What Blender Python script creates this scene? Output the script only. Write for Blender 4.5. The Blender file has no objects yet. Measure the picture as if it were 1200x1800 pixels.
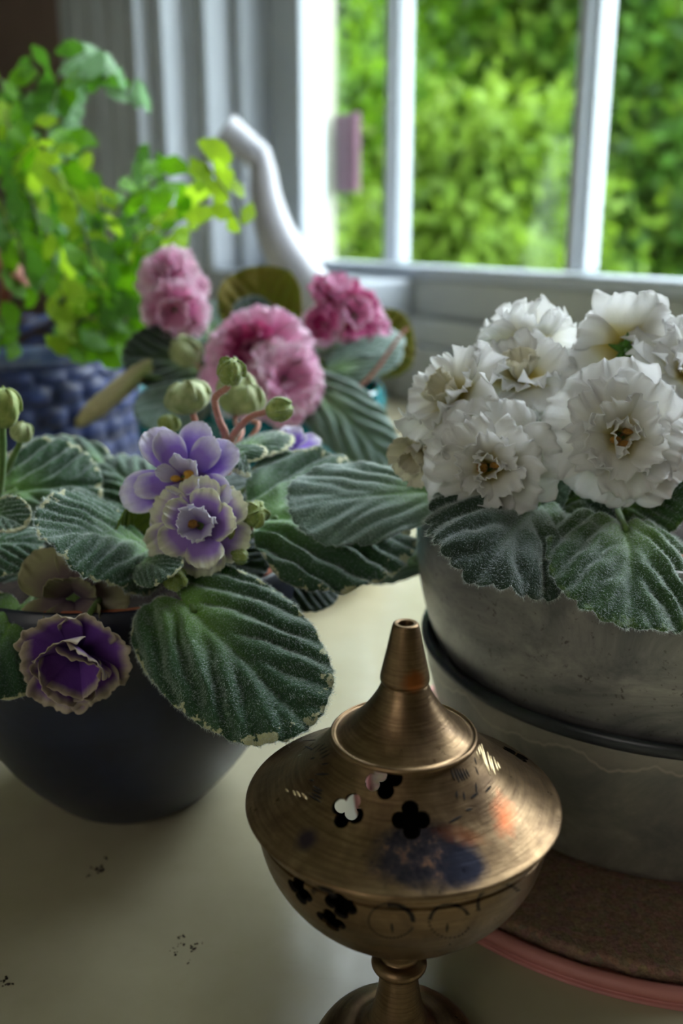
import bpy, bmesh, math, random
import numpy as np
from mathutils import Vector, Matrix
from mathutils.bvhtree import BVHTree
S = bpy.context.scene
C = S.collection
# ------------------------------------------------------------------ camera
CAMZ, TH, F = 0.24, math.radians(16.4), 1700.0      # eye height over the counter, pitch, focal length in pixels of the 1200x1800 frame
CT, ST = math.cos(TH), math.sin(TH)
cam = bpy.data.cameras.new('camera'); camo = bpy.data.objects.new('camera', cam); C.objects.link(camo)
camo.location = (0, 0, CAMZ); camo.rotation_euler = (math.pi/2 - TH, 0, 0)
cam.sensor_fit = 'VERTICAL'; cam.sensor_height = 36; cam.lens = F/1800*36
cam.clip_start = 0.02; cam.clip_end = 200
cam.dof.use_dof = True; cam.dof.focus_distance = 0.288; cam.dof.aperture_fstop = 8.0
S.camera = camo
# ------------------------------------------------------------------ world, sun, added room fill, exposure
W = bpy.data.worlds.new('sky'); S.world = W; W.use_nodes = True
bg = W.node_tree.nodes['Background']; bg.inputs[0].default_value = (0.86, 0.93, 1.0, 1); bg.inputs[1].default_value = 4.2
sun = bpy.data.lights.new('sun', 'SUN'); sun.energy = 1.2; sun.angle = 0.03; sun.color = (1, .95, .84)
suno = bpy.data.objects.new('sun', sun); C.objects.link(suno)
suno.rotation_euler = Vector((0.75, 0.55, -0.95)).to_track_quat('-Z', 'Y').to_euler()   # high sun from behind the house, falls on the trees
rl = bpy.data.lights.new('room_fill', 'AREA'); rl.shape = 'RECTANGLE'; rl.size = 1.4; rl.size_y = 1.2; rl.energy = 3.2; rl.color = (1, .95, .88)  # soft fill added behind the camera
rlo = bpy.data.objects.new('room_fill', rl); C.objects.link(rlo)
rlo.location = (-1.3, -1.9, 1.35); rlo.rotation_euler = Vector((1.3, 2.4, -1.2)).to_track_quat('-Z', 'Y').to_euler()
S.view_settings.view_transform = 'Standard'; S.view_settings.look = 'None'
S.view_settings.gamma = 1; S.view_settings.use_curve_mapping = False; S.view_settings.exposure = 1.62
S.cycles.use_denoising = True; S.cycles.max_bounces = 10; S.cycles.diffuse_bounces = 5; S.cycles.transparent_max_bounces = 16
S.cycles.caustics_reflective = False; S.cycles.caustics_refractive = False; S.cycles.sample_clamp_indirect = 6

# ------------------------------------------------------------------ helpers
def ray(px, py):
    x = (px-600)/F; y = (900-py)/F
    return np.array([x, CT + y*ST, -ST + y*CT])
def P(px, py, Y):
    "world point seen at a photo pixel, at distance Y in front of the camera"
    d = ray(px, py); k = Y/d[1]
    return np.array([d[0]*k, Y, CAMZ + d[2]*k])
def on_z(px, py, z=0.0):
    d = ray(px, py); k = (z-CAMZ)/d[2]
    return np.array([d[0]*k, d[1]*k, z])
def nrm(v):
    v = np.asarray(v, float); return v/max(1e-12, np.linalg.norm(v))
def obj(name, verts, faces, mats, parent=None, smooth=True, mi=None, attrs=None, loc=None):
    me = bpy.data.meshes.new(name)
    verts = np.asarray(verts, float)
    if loc is not None: verts = verts - np.asarray(loc)
    me.from_pydata(verts.tolist(), [], [tuple(int(i) for i in f) for f in faces]); 
    if not isinstance(mats, (list, tuple)): mats = [mats]
    for m in mats: me.materials.append(m)
    if smooth: me.polygons.foreach_set('use_smooth', [True]*len(me.polygons))
    if mi is not None: me.polygons.foreach_set('material_index', mi)
    if attrs:
        for k, a in attrs.items():
            at = me.attributes.new(k, 'FLOAT', 'POINT'); at.data.foreach_set('value', np.asarray(a, np.float32))
    me.update()
    o = bpy.data.objects.new(name, me); C.objects.link(o)
    if loc is not None: o.location = tuple(float(v) for v in loc)
    if parent is not None: o.parent = parent
    return o
def tag(o, label, cat, group=None, kind=None):
    o['label'] = label; o['category'] = cat
    if group: o['group'] = group
    if kind: o['kind'] = kind
    return o
def thing(name, loc, label, cat, group=None):
    o = bpy.data.objects.new(name, None); C.objects.link(o); o.location = tuple(float(v) for v in loc); o.empty_display_size = .01
    return tag(o, label, cat, group)
def rel(parent):
    return np.array(parent.location)
def structure(o):
    o['kind'] = 'structure'; return o
class MB:
    "collects geometry for ONE mesh"
    def __init__(s): s.v = []; s.f = []; s.m = []; s.n = 0
    def add(s, v, f, m=0):
        v = np.asarray(v, float); s.v.append(v); s.f += [tuple(i+s.n for i in q) for q in f]; s.m += [m]*len(f); s.n += len(v); return s
    def box(s, a, b, m=0, M=None):
        (x0, y0, z0), (x1, y1, z1) = a, b
        v = np.array([(x0,y0,z0),(x1,y0,z0),(x1,y1,z0),(x0,y1,z0),(x0,y0,z1),(x1,y0,z1),(x1,y1,z1),(x0,y1,z1)], float)
        if M is not None: v = M(v)
        return s.add(v, [(0,3,2,1),(4,5,6,7),(0,1,5,4),(1,2,6,5),(2,3,7,6),(3,0,4,7)], m)
    def tube(s, pts, rad, seg=8, m=0, cap=True, flat=1.0):
        v, f = tube_geo(pts, rad, seg, cap, flat); return s.add(v, f, m)
    def build(s, name, mats, parent=None, smooth=True, loc=None, attrs=None):
        return obj(name, np.concatenate(s.v), s.f, mats, parent, smooth, s.m, attrs, loc)
def smooth_path(pts, n=6):
    "Catmull-Rom through points"
    p = np.asarray(pts, float)
    if len(p) < 3: return np.array([p[0] + (p[-1]-p[0])*t for t in np.linspace(0, 1, n+1)])
    q = np.vstack([2*p[0]-p[1], p, 2*p[-1]-p[-2]]); out = []
    for i in range(1, len(q)-2):
        for t in np.linspace(0, 1, n, endpoint=False):
            a, b, c, d = q[i-1], q[i], q[i+1], q[i+2]
            out.append(.5*((2*b) + (c-a)*t + (2*a-5*b+4*c-d)*t*t + (3*b-a-3*c+d)*t**3))
    out.append(p[-1]); return np.array(out)
def tube_geo(pts, rad, seg=8, cap=True, flat=1.0):
    p = np.asarray(pts, float); n = len(p)
    r = np.interp(np.linspace(0, 1, n), np.linspace(0, 1, len(np.atleast_1d(rad))), np.atleast_1d(rad)) if np.ndim(rad) else np.full(n, rad)
    T = np.gradient(p, axis=0); T /= np.linalg.norm(T, axis=1)[:, None] + 1e-12
    u = np.cross(T[0], (0.31, .2, .93)); u = nrm(u); V = []
    for i in range(n):
        u = nrm(u - T[i]*np.dot(u, T[i])); w = np.cross(T[i], u)
        a = np.arange(seg)*2*math.pi/seg
        V.append(p[i] + r[i]*(np.cos(a)[:, None]*u + flat*np.sin(a)[:, None]*w))
    V = np.concatenate(V); Fc = []
    for i in range(n-1):
        for j in range(seg):
            k = (j+1) % seg; Fc.append((i*seg+j, i*seg+k, (i+1)*seg+k, (i+1)*seg+j))
    if cap: Fc.append(tuple(range(seg-1, -1, -1))); Fc.append(tuple((n-1)*seg+j for j in range(seg)))
    return V, Fc
def lathe(prof, seg=96, disp=None):
    "profile of (r, z) rows; r == 0 rows close to a pole"
    V = []; Fc = []; idx = []
    a = np.arange(seg)*2*math.pi/seg
    for (r, z) in prof:
        if r <= 1e-9: idx.append([len(V)]); V.append((0, 0, z))
        else:
            idx.append(list(range(len(V), len(V)+seg))); V += [(r*math.cos(t), r*math.sin(t), z) for t in a]
    for i in range(len(idx)-1):
        A, B = idx[i], idx[i+1]
        for j in range(seg):
            k = (j+1) % seg
            if len(A) == 1 and len(B) == 1: continue
            if len(A) == 1: Fc.append((A[0], B[k], B[j]))
            elif len(B) == 1: Fc.append((A[j], A[k], B[0]))
            else: Fc.append((A[j], A[k], B[k], B[j]))
    return np.array(V, float), Fc
def dense(prof, step):
    out = [prof[0]]
    for a, b in zip(prof, prof[1:]):
        n = max(1, int(math.hypot(b[0]-a[0], b[1]-a[1])/step))
        out += [(a[0]+(b[0]-a[0])*i/n, a[1]+(b[1]-a[1])*i/n) for i in range(1, n+1)]
    return out
def smprof(prof, n=5):
    return [tuple(q) for q in smooth_path(np.array(prof), n)]
_r = np.random.RandomState(7)
def sn(x, y, s=0.0):
    "cheap smooth noise in about -1..1"
    return (np.sin(x*1.7+s*3.1+1.3*np.sin(y*1.1+s)) + np.sin(y*2.3-s*1.7+1.1*np.sin(x*1.9+s*2)) + .6*np.sin(x*4.1+y*3.7+s*5))/2.6

# ------------------------------------------------------------------ materials
def L(*c): return tuple(c) + (1,)
def srgb(r, g, b):
    f = lambda c: (c/255/12.92) if c/255 <= .04045 else ((c/255+.055)/1.055)**2.4
    return (f(r), f(g), f(b), 1)
class NT:
    def __init__(s, name):
        s.m = bpy.data.materials.new(name); s.m.use_nodes = True; s.t = s.m.node_tree; s.n = s.t.nodes
        s.b = s.n['Principled BSDF']; s.out = s.n['Material Output']
    def nd(s, typ, **kw):
        x = s.n.new(typ)
        for k, v in kw.items(): setattr(x, k, v)
        return x
    def ln(s, a, b): s.t.links.new(a, b)
    def co(s): return s.nd('ShaderNodeTexCoord').outputs['Object']
    def attr(s, name):
        return s.nd('ShaderNodeAttribute', attribute_name=name).outputs['Fac']
    def val(s, x, sock):
        if hasattr(x, 'is_linked') or hasattr(x, 'links'): s.ln(x, sock)
        else: sock.default_value = x
    def noise(s, scale, detail=4, rough=.55, dist=0, vec=None, out='Fac'):
        x = s.nd('ShaderNodeTexNoise'); x.inputs['Scale'].default_value = scale; x.inputs['Detail'].default_value = detail
        x.inputs['Roughness'].default_value = rough; x.inputs['Distortion'].default_value = dist
        s.ln(vec if vec is not None else s.co(), x.inputs['Vector']); return x.outputs[out]
    def stretch(s, sx, sy, sz):
        x = s.nd('ShaderNodeMapping'); x.inputs['Scale'].default_value = (sx, sy, sz); s.ln(s.co(), x.inputs['Vector']); return x.outputs[0]
    def ramp(s, fac, stops):
        x = s.nd('ShaderNodeValToRGB'); e = x.color_ramp.elements
        while len(e) < len(stops): e.new(.5)
        for i, (p, c) in enumerate(stops):
            e[i].position = p; e[i].color = c if len(np.atleast_1d(c)) == 4 else (c, c, c, 1)
        s.ln(fac, x.inputs[0]); return x.outputs[0]
    def mix(s, fac, a, b, mode='MIX'):
        x = s.nd('ShaderNodeMix', data_type='RGBA', blend_type=mode)
        s.val(fac, x.inputs[0]); s.val(a, x.inputs[6]); s.val(b, x.inputs[7]); return x.outputs[2]
    def math(s, op, a, b=0.0, c=0.0):
        x = s.nd('ShaderNodeMath', operation=op); s.val(a, x.inputs[0]); s.val(b, x.inputs[1]); s.val(c, x.inputs[2]); return x.outputs[0]
    def bump(s, h, strength=.3, dist=.001):
        x = s.nd('ShaderNodeBump'); x.inputs['Strength'].default_value = strength; x.inputs['Distance'].default_value = dist
        s.ln(h, x.inputs['Height']); s.ln(x.outputs[0], s.b.inputs['Normal']); return x.outputs[0]
    def set(s, **kw):
        for k, v in kw.items():
            k = {'base': 'Base Color', 'rough': 'Roughness', 'metal': 'Metallic', 'coat': 'Coat Weight', 'coatr': 'Coat Roughness', 'sheen': 'Sheen Weight',
                 'sheenr': 'Sheen Roughness', 'sheent': 'Sheen Tint', 'sss': 'Subsurface Weight', 'spec': 'Specular IOR Level', 'aniso': 'Anisotropic'}[k]
            s.val(v, s.b.inputs[k])
        return s
    def translucent(s, fac, col, normal=None):
        t = s.nd('ShaderNodeBsdfTranslucent'); s.val(col, t.inputs[0])
        if normal is not None: s.ln(normal, t.inputs[1])
        x = s.nd('ShaderNodeMixShader'); s.val(fac, x.inputs[0]); s.ln(s.b.outputs[0], x.inputs[1]); s.ln(t.outputs[0], x.inputs[2]); s.ln(x.outputs[0], s.out.inputs[0])
        return s
def plain(name, col, rough=.5, var=.12, scale=40, metal=0, bump=.1, **kw):
    k = NT(name); n = k.noise(scale)
    k.set(base=k.ramp(n, [(.3, tuple(c*(1-var) for c in col[:3])+(1,)), (.7, tuple(min(1, c*(1+var)) for c in col[:3])+(1,))]), rough=rough, metal=metal, **kw)
    if bump: k.bump(k.noise(scale*6), bump, .0006)
    return k.m

M = {}
M['white'] = plain('white_paint', srgb(178, 186, 196), .38, .03, 12, bump=.05)
M['sill'] = plain('sill_paint', srgb(172, 176, 172), .42, .04, 12, bump=.05)
M['cream'] = plain('cream_paint', srgb(190, 190, 170), .5, .04, 8, bump=.05)
M['outside_cream'] = plain('outside_cream_paint', srgb(150, 150, 132), .6, .04, 8, bump=.05)
M['wall'] = plain('brown_wall', srgb(120, 100, 92), .8, .05, 10, bump=.1)
M['ceiling'] = plain('ceiling_paint', srgb(205, 202, 196), .8, .03, 5)
M['floor'] = plain('floor_wood', srgb(120, 88, 62), .5, .2, 9)
M['bark'] = plain('bark', srgb(78, 70, 60), .9, .3, 14, bump=.5)
M['earth'] = plain('earth', srgb(70, 95, 40), .95, .3, 2, bump=.4)
M['soil'] = plain('soil', srgb(52, 40, 33), .95, .5, 400, bump=1)
M['pink_board'] = plain('pink_board', srgb(98, 66, 80), .7, .1, 30)

def m_counter():
    k = NT('counter_paint'); n = k.noise(9, 6, .6); n2 = k.noise(60, 5)
    a = k.ramp(n, [(.35, srgb(170, 162, 134)), (.65, srgb(186, 178, 152))])
    sc = k.ramp(k.noise(26, 8, .7, 1.5, k.stretch(1, 3, 1)), [(.62, 0), (.72, 1)])
    col = k.mix(k.math('MULTIPLY', sc, .35), a, srgb(160, 158, 128))
    k.set(base=col, rough=k.ramp(n2, [(.3, .16), (.7, .27)]), spec=.5)
    k.bump(k.noise(30, 3), .25, .0008); return k.m
M['counter'] = m_counter()

def m_brass():
    k = NT('tarnished_brass'); co = k.co()
    n = k.noise(70, 8, .65, .6); n2 = k.noise(260, 6, .7); big = k.noise(34, 5, .6, 1.2)
    ring = k.noise(1, 3, .6, 0, k.stretch(60, 60, 2200))
    base = k.ramp(n, [(.28, srgb(92, 72, 52)), (.5, srgb(128, 104, 76)), (.72, srgb(156, 130, 98))])
    base = k.mix(k.ramp(ring, [(.35, .5), (.6, 0)]), base, srgb(78, 58, 40))
    # tarnish that belongs to the metal: a blue-black patch low on the front, an orange streak, an orange flame mark on the finial
    def spot(c, r, col, base, lo=.75, hi=.25, amp=.5):
        d = k.nd('ShaderNodeVectorMath', operation='DISTANCE'); 
        mp = k.nd('ShaderNodeMapping'); k.ln(co, mp.inputs[0]); mp.inputs['Scale'].default_value = r
        k.ln(mp.outputs[0], d.inputs[0]); d.inputs[1].default_value = tuple(c[i]*r[i] for i in range(3))
        e = k.math('ADD', d.outputs['Value'], k.math('MULTIPLY', k.math('SUBTRACT', n2, .5), amp))
        e = k.math('ADD', e, k.math('MULTIPLY', k.math('SUBTRACT', big, .5), amp*2))
        mk = k.ramp(e, [(hi, 1), (lo, 0)])
        return k.mix(mk, base, col)
    k.spot = spot
    blue = k.ramp(n2, [(.35, srgb(40, 40, 50)), (.55, srgb(66, 60, 66)), (.68, srgb(130, 96, 76))])
    base = spot((.0035, -.0345, .0965), (60, 95, 95), blue, base, .95, .6)
    base = spot((.013, -.036, .0955), (110, 120, 120), srgb(44, 44, 56), base, .9, .5)
    base = spot((-.026, -.026, .0945), (210, 210, 210), srgb(66, 54, 62), base, .9, .4)
    base = spot((.0245, -.0215, .0970), (200, 110, 160), srgb(160, 92, 58), base, 1.2, .0, 1.3)
    base = spot((.0150, -.0290, .0980), (95, 280, 260), srgb(150, 92, 60), base, 1.1, .0, 1.2)
    base = spot((.0022, -.006, .127), (260, 200, 230), srgb(150, 86, 46), base, .95, .4)
    k.set(base=base, rough=k.ramp(n2, [(.3, .26), (.7, .42)]), metal=k.ramp(n, [(.3, .85), (.6, .95)]), spec=.5)
    k.bump(k.math('ADD', k.math('MULTIPLY', ring, .7), n2), .25, .0004); return k.m
M['brass'] = m_brass()
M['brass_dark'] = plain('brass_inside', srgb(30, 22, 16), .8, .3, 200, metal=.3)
M['engrave'] = plain('engraved_line', srgb(26, 18, 12), .8, .3, 300, metal=.4)
M['scratch'] = plain('bright_scratch', srgb(222, 196, 150), .35, .1, 300, metal=.7)

def m_glaze(name, c0, c1, scale=30, rough=.22, coat=.4, bump=.15):
    k = NT(name); n = k.noise(scale, 7, .62, .5)
    k.set(base=k.ramp(n, [(.35, c0), (.7, c1)]), rough=rough, coat=coat, coatr=.12); k.bump(k.noise(scale*5, 4), bump, .0006); return k.m
M['navy'] = m_glaze('navy_glaze', srgb(12, 18, 38), srgb(30, 38, 66), 22, .42, .2)
M['navy_dark'] = m_glaze('dark_blue_glaze', srgb(26, 30, 36), srgb(44, 50, 58), 40, .4, .2)
M['teal'] = m_glaze('teal_glaze', srgb(14, 92, 104), srgb(36, 142, 152), 24, .16, .6)
M['fern_blue'] = m_glaze('scaled_blue_glaze', srgb(20, 28, 60), srgb(50, 66, 120), 60, .5, .15)
M['lip_blue'] = m_glaze('pale_blue_lip', srgb(70, 84, 124), srgb(112, 126, 166), 60, .25, .4)
M['saucer'] = m_glaze('saucer_white', srgb(206, 202, 188), srgb(226, 222, 208), 10, .25, .3)
M['porcelain'] = m_glaze('porcelain', srgb(140, 140, 148), srgb(156, 156, 164), 14, .3, .4, .05)
M['terracotta'] = plain('terracotta', srgb(182, 108, 80), .8, .12, 60)
M['pink_rim'] = plain('pink_saucer_rim', srgb(196, 128, 122), .55, .08, 50)

def m_grey():
    k = NT('marbled_grey_glaze'); n = k.noise(18, 8, .68, 1.4, k.stretch(1, 1, 1.8)); sp = k.noise(420, 4, .7)
    a = k.ramp(n, [(.3, srgb(92, 94, 96)), (.5, srgb(138, 136, 134)), (.7, srgb(176, 172, 166))])
    a = k.mix(k.ramp(sp, [(.60, 0), (.68, .8)]), a, srgb(74, 62, 60))
    k.set(base=a, rough=k.ramp(sp, [(.3, .3), (.7, .42)]), metal=.15, coat=.2, coatr=.2)
    k.bump(k.noise(90, 5), .35, .0010); return k.m
M['grey'] = m_grey()
def m_greylow():
    k = NT('weathered_grey_glaze'); co = k.co()
    sep = k.nd('ShaderNodeSeparateXYZ'); k.ln(co, sep.inputs[0])
    n = k.noise(16, 8, .66, 1.2, k.stretch(1, 1, 1.2)); n2 = k.noise(28, 4, .55, 0, k.stretch(1, 1, .05))
    a = k.ramp(n, [(.3, srgb(84, 86, 88)), (.5, srgb(126, 122, 116)), (.7, srgb(166, 158, 148))])
    # mineral tide line that wanders round the pot
    h = k.math('ADD', sep.outputs[2], k.math('MULTIPLY', k.math('SUBTRACT', n2, .5), .035))
    d = k.math('ABSOLUTE', k.math('SUBTRACT', h, .056))
    a = k.mix(k.ramp(k.math('MULTIPLY', d, 1000), [(.0, .8), (.9, 0)]), a, srgb(172, 160, 146))
    a = k.mix(k.ramp(h, [(.054, .0), (.058, .35)]), a, srgb(150, 138, 126))
    k.set(base=a, rough=.4, metal=.1, coat=.15, coatr=.25); k.bump(k.noise(110, 5), .3, .0008); return k.m
M['grey_low'] = m_greylow()
def m_cork():
    k = NT('cork'); v = k.nd('ShaderNodeTexVoronoi'); v.inputs['Scale'].default_value = 420; k.ln(k.co(), v.inputs[0]); n = k.noise(700, 5, .7)
    a = k.mix(.5, k.ramp(n, [(.3, srgb(90, 64, 48)), (.6, srgb(176, 136, 102)), (.8, srgb(214, 180, 140))]), v.outputs['Color'], 'SOFT_LIGHT')
    h = k.nd('ShaderNodeHueSaturation'); h.inputs['Saturation'].default_value = .7; k.ln(a, h.inputs['Color'])
    k.set(base=k.mix(.4, h.outputs[0], srgb(150, 112, 84)), rough=.9); k.bump(n, 1, .0012); return k.m
M['cork'] = m_cork()

def m_leaf(name, dark, light, base_tint, edge=None, hairy=.6, trans=.15, vary=.5):
    k = NT(name); nz = k.noise(160, 5, .6); fine = k.noise(2200, 2, .6)
    v = k.nd('ShaderNodeTexVoronoi'); v.inputs['Scale'].default_value = 1500; k.ln(k.co(), v.inputs[0])
    a = k.mix(k.math('MULTIPLY', nz, vary), dark, light)
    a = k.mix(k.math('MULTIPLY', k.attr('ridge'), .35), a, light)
    a = k.mix(k.attr('base_tint'), a, base_tint)
    if edge is not None:
        e = k.math('ADD', k.attr('rho'), k.math('MULTIPLY', k.math('SUBTRACT', k.noise(240, 3, .6), .5), .5))
        a = k.mix(k.ramp(e, [(.985, 0), (1.06, .9)]), a, edge)
    k.set(base=a, rough=.5, sheen=hairy, sheenr=.42, sheent=(.88, .95, 1, 1), spec=.35)
    n = k.bump(k.math('SUBTRACT', fine, k.math('MULTIPLY', v.outputs['Distance'], 1.3)), .55, .0004)
    k.translucent(trans, k.mix(.5, a, (.35, .6, .08, 1)), n); return k.m
LG = srgb(150, 176, 96); CR = srgb(214, 212, 168)
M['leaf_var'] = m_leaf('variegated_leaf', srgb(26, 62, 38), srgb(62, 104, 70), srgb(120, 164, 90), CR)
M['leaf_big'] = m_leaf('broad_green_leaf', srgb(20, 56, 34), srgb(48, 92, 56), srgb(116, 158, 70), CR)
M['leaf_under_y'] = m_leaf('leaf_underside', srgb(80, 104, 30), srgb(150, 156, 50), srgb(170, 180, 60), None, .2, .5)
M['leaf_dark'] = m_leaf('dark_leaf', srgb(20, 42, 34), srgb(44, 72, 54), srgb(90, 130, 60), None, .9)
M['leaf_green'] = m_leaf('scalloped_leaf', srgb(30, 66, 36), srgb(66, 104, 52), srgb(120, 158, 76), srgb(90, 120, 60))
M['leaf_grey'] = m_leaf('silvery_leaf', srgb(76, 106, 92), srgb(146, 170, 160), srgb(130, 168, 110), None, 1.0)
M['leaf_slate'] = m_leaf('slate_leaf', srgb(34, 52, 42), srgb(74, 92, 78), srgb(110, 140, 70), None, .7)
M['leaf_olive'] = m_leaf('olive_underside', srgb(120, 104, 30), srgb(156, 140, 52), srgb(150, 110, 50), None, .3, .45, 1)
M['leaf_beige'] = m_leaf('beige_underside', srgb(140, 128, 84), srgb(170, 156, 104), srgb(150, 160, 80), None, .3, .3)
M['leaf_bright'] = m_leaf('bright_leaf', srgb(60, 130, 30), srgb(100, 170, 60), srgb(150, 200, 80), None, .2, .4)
def m_hair():
    k = NT('leaf_hair'); k.set(base=srgb(214, 226, 224), rough=.4, spec=.5); k.translucent(.4, srgb(225, 235, 225)); return k.m
M['hair'] = m_hair()
def m_simple_t(name, c0, c1, scale=300, trans=.3, rough=.55, sheen=.3):
    k = NT(name); a = k.ramp(k.noise(scale, 4), [(.3, c0), (.7, c1)]); k.set(base=a, rough=rough, sheen=sheen); k.bump(k.noise(scale*5, 3), .3, .0003); k.translucent(trans, a); return k.m
M['bud'] = m_simple_t('green_bud', srgb(122, 146, 66), srgb(186, 198, 116), 260, .25)
M['bud_pale'] = m_simple_t('pale_bud', srgb(150, 166, 110), srgb(196, 202, 150), 260, .25)
M['stem_pink'] = m_simple_t('pink_stem', srgb(176, 110, 96), srgb(206, 150, 128), 200, .2)
M['stem_green'] = m_simple_t('green_stem', srgb(84, 120, 50), srgb(120, 150, 80), 200, .2)
M['calyx'] = m_simple_t('calyx_green', srgb(50, 110, 20), srgb(96, 150, 40), 200, .3)
M['anther'] = m_simple_t('yellow_anther', srgb(190, 130, 30), srgb(222, 176, 60), 800, .1)
M['anther_dark'] = m_simple_t('ochre_anther', srgb(130, 84, 20), srgb(190, 140, 40), 800, .1)
M['fern_leaf'] = m_simple_t('fern_leaflet', srgb(70, 134, 10), srgb(128, 186, 20), 60, .55, .5, 0)
M['fern_leaf_dark'] = m_simple_t('fern_leaflet_dark', srgb(58, 112, 30), srgb(96, 150, 40), 60, .5, .5, 0)
M['fern_leaf_pale'] = m_simple_t('fern_leaflet_pale', srgb(112, 158, 112), srgb(150, 190, 140), 60, .4, .5, 0)
M['fern_leaf_new'] = m_simple_t('fern_leaflet_new', srgb(146, 192, 24), srgb(180, 212, 60), 60, .55, .5, 0)
M['fern_stem'] = plain('fern_stem', srgb(70, 54, 40), .5, .2, 100)
M['dry'] = m_simple_t('dry_leaf', srgb(150, 84, 62), srgb(190, 124, 100), 60, .2)
def m_petal(name, inner, mid, edge, e0=.7, e1=.95, thr=.0, trans=.35, nz=.25, sheen=.25):
    k = NT(name); n = k.noise(260, 4, .6)
    pv = k.math('ADD', k.attr('pe'), k.math('MULTIPLY', k.math('SUBTRACT', n, .5), nz))
    a = k.mix(k.ramp(pv, [(e0, 0), (e1, 1)]), mid, edge)
    a = k.mix(k.ramp(k.attr('pv'), [(0.02+thr, 1), (.32+thr, 0)]), a, inner)
    k.set(base=a, rough=.5, sheen=sheen, sheenr=.4, spec=.4)
    nn = k.bump(k.math('ADD', k.noise(900, 3), k.math('MULTIPLY', k.noise(90, 2), 2)), .35, .0004)
    k.translucent(trans, a, nn); return k.m
WH = srgb(238, 238, 236)
M['p_white'] = m_petal('white_petal', srgb(226, 212, 120), srgb(240, 238, 226), srgb(248, 248, 248), .3, .8, .10, .5)
M['p_ivory'] = m_petal('ivory_petal', srgb(206, 180, 110), srgb(220, 214, 186), srgb(228, 224, 206), .3, .8)
M['p_lilac'] = m_petal('lilac_petal', srgb(136, 96, 196), srgb(172, 138, 226), srgb(240, 236, 250), .6, .92, 0, .3)
M['p_lilac_w'] = m_petal('lilac_petal_white_edge', srgb(160, 112, 206), srgb(182, 146, 222), srgb(240, 240, 220), .62, .88, 0, .3, .15)
M['p_inner'] = m_petal('pale_lilac_petal', srgb(180, 150, 220), srgb(226, 220, 246), srgb(244, 242, 252), .3, .8)
M['p_purple'] = m_petal('deep_purple_petal', srgb(76, 38, 120), srgb(124, 74, 172), srgb(196, 182, 164), .74, .92, 0, .25, .12)
M['p_spent'] = m_petal('faded_petal', srgb(70, 50, 76), srgb(130, 112, 112), srgb(160, 156, 118), .4, .8, 0, .25)
M['p_pink'] = m_petal('pink_petal', srgb(220, 140, 186), srgb(232, 166, 204), srgb(246, 216, 234), .55, .95, 0, .4, .5)
M['p_magenta'] = m_petal('magenta_petal', srgb(196, 84, 148), srgb(188, 56, 124), srgb(226, 140, 186), .6, .95, 0, .35, .6)
M['p_palepink'] = m_petal('pale_pink_petal', srgb(226, 150, 190), srgb(240, 200, 222), srgb(248, 230, 240), .5, .9, 0, .45, .5)
def m_glass():
    k = NT('window_glass'); t = k.nd('ShaderNodeBsdfTransparent'); g = k.nd('ShaderNodeBsdfGlossy'); g.inputs['Roughness'].default_value = .02
    t.inputs[0].default_value = (.96, .98, .97, 1)
    f = k.nd('ShaderNodeFresnel'); gb = k.nd('ShaderNodeNewGeometry').outputs['Backfacing']; k.ln(k.math('SUBTRACT', 1.45, k.math('MULTIPLY', gb, 1.45-1/1.45)), f.inputs[0])
    x = k.nd('ShaderNodeMixShader'); k.ln(f.outputs[0], x.inputs[0]); k.ln(t.outputs[0], x.inputs[1]); k.ln(g.outputs[0], x.inputs[2]); k.ln(x.outputs[0], k.out.inputs[0]); return k.m
M['glass'] = m_glass()
def m_tree(name, a, b):
    k = NT(name); c = k.ramp(k.noise(2.6, 4, .65), [(.38, a), (.6, b)])
    k.set(base=c, rough=.55, spec=.3); k.translucent(.45, k.mix(.4, c, (.3, .5, .03, 1))); return k.m
M['tree_a'] = m_tree('maple_foliage', srgb(40, 80, 12), srgb(98, 148, 22))
M['tree_b'] = m_tree('mid_green_foliage', srgb(22, 48, 14), srgb(66, 110, 28))  # mid green leaf colour
M['tree_c'] = m_tree('yellow_green_foliage', srgb(62, 98, 22), srgb(112, 142, 46))
M['tree_d'] = m_tree('deep_foliage', srgb(26, 52, 20), srgb(50, 86, 34))

# ------------------------------------------------------------------ the window wall and room (t along the wall, n outwards)
U = nrm((0.5098, -0.8603)); N_ = np.array([-U[1], U[0]]); O = np.array([0.130, 1.433])
def tn(v):
    v = np.asarray(v, float); out = np.empty_like(v)
    out[:, :2] = O + v[:, :1]*U + v[:, 1:2]*N_; out[:, 2] = v[:, 2]; return out
def t_of(px, n, py=250):
    d = ray(px, py); r = d[0]/d[1]       # X = r*Y
    return (r*(O[1]+n*N_[1]) - O[0] - n*N_[0])/(U[0] - r*U[1])
def n_of(px, t, py=250):
    d = ray(px, py); r = d[0]/d[1]
    return (r*(O[1]+t*U[1]) - O[0] - t*U[0])/(N_[0] - r*N_[1])
def sbox(name, a, b, mat, parent=None, bev=0.0015):
    m = MB().box(a, b, M=tn).build(name, mat, parent, smooth=False)
    if bev:
        md = m.modifiers.new('bevel', 'BEVEL'); md.width = bev; md.segments = 2; md.limit_method = 'ANGLE'
    return m
ZS, ZT = 0.168, 1.70
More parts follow.
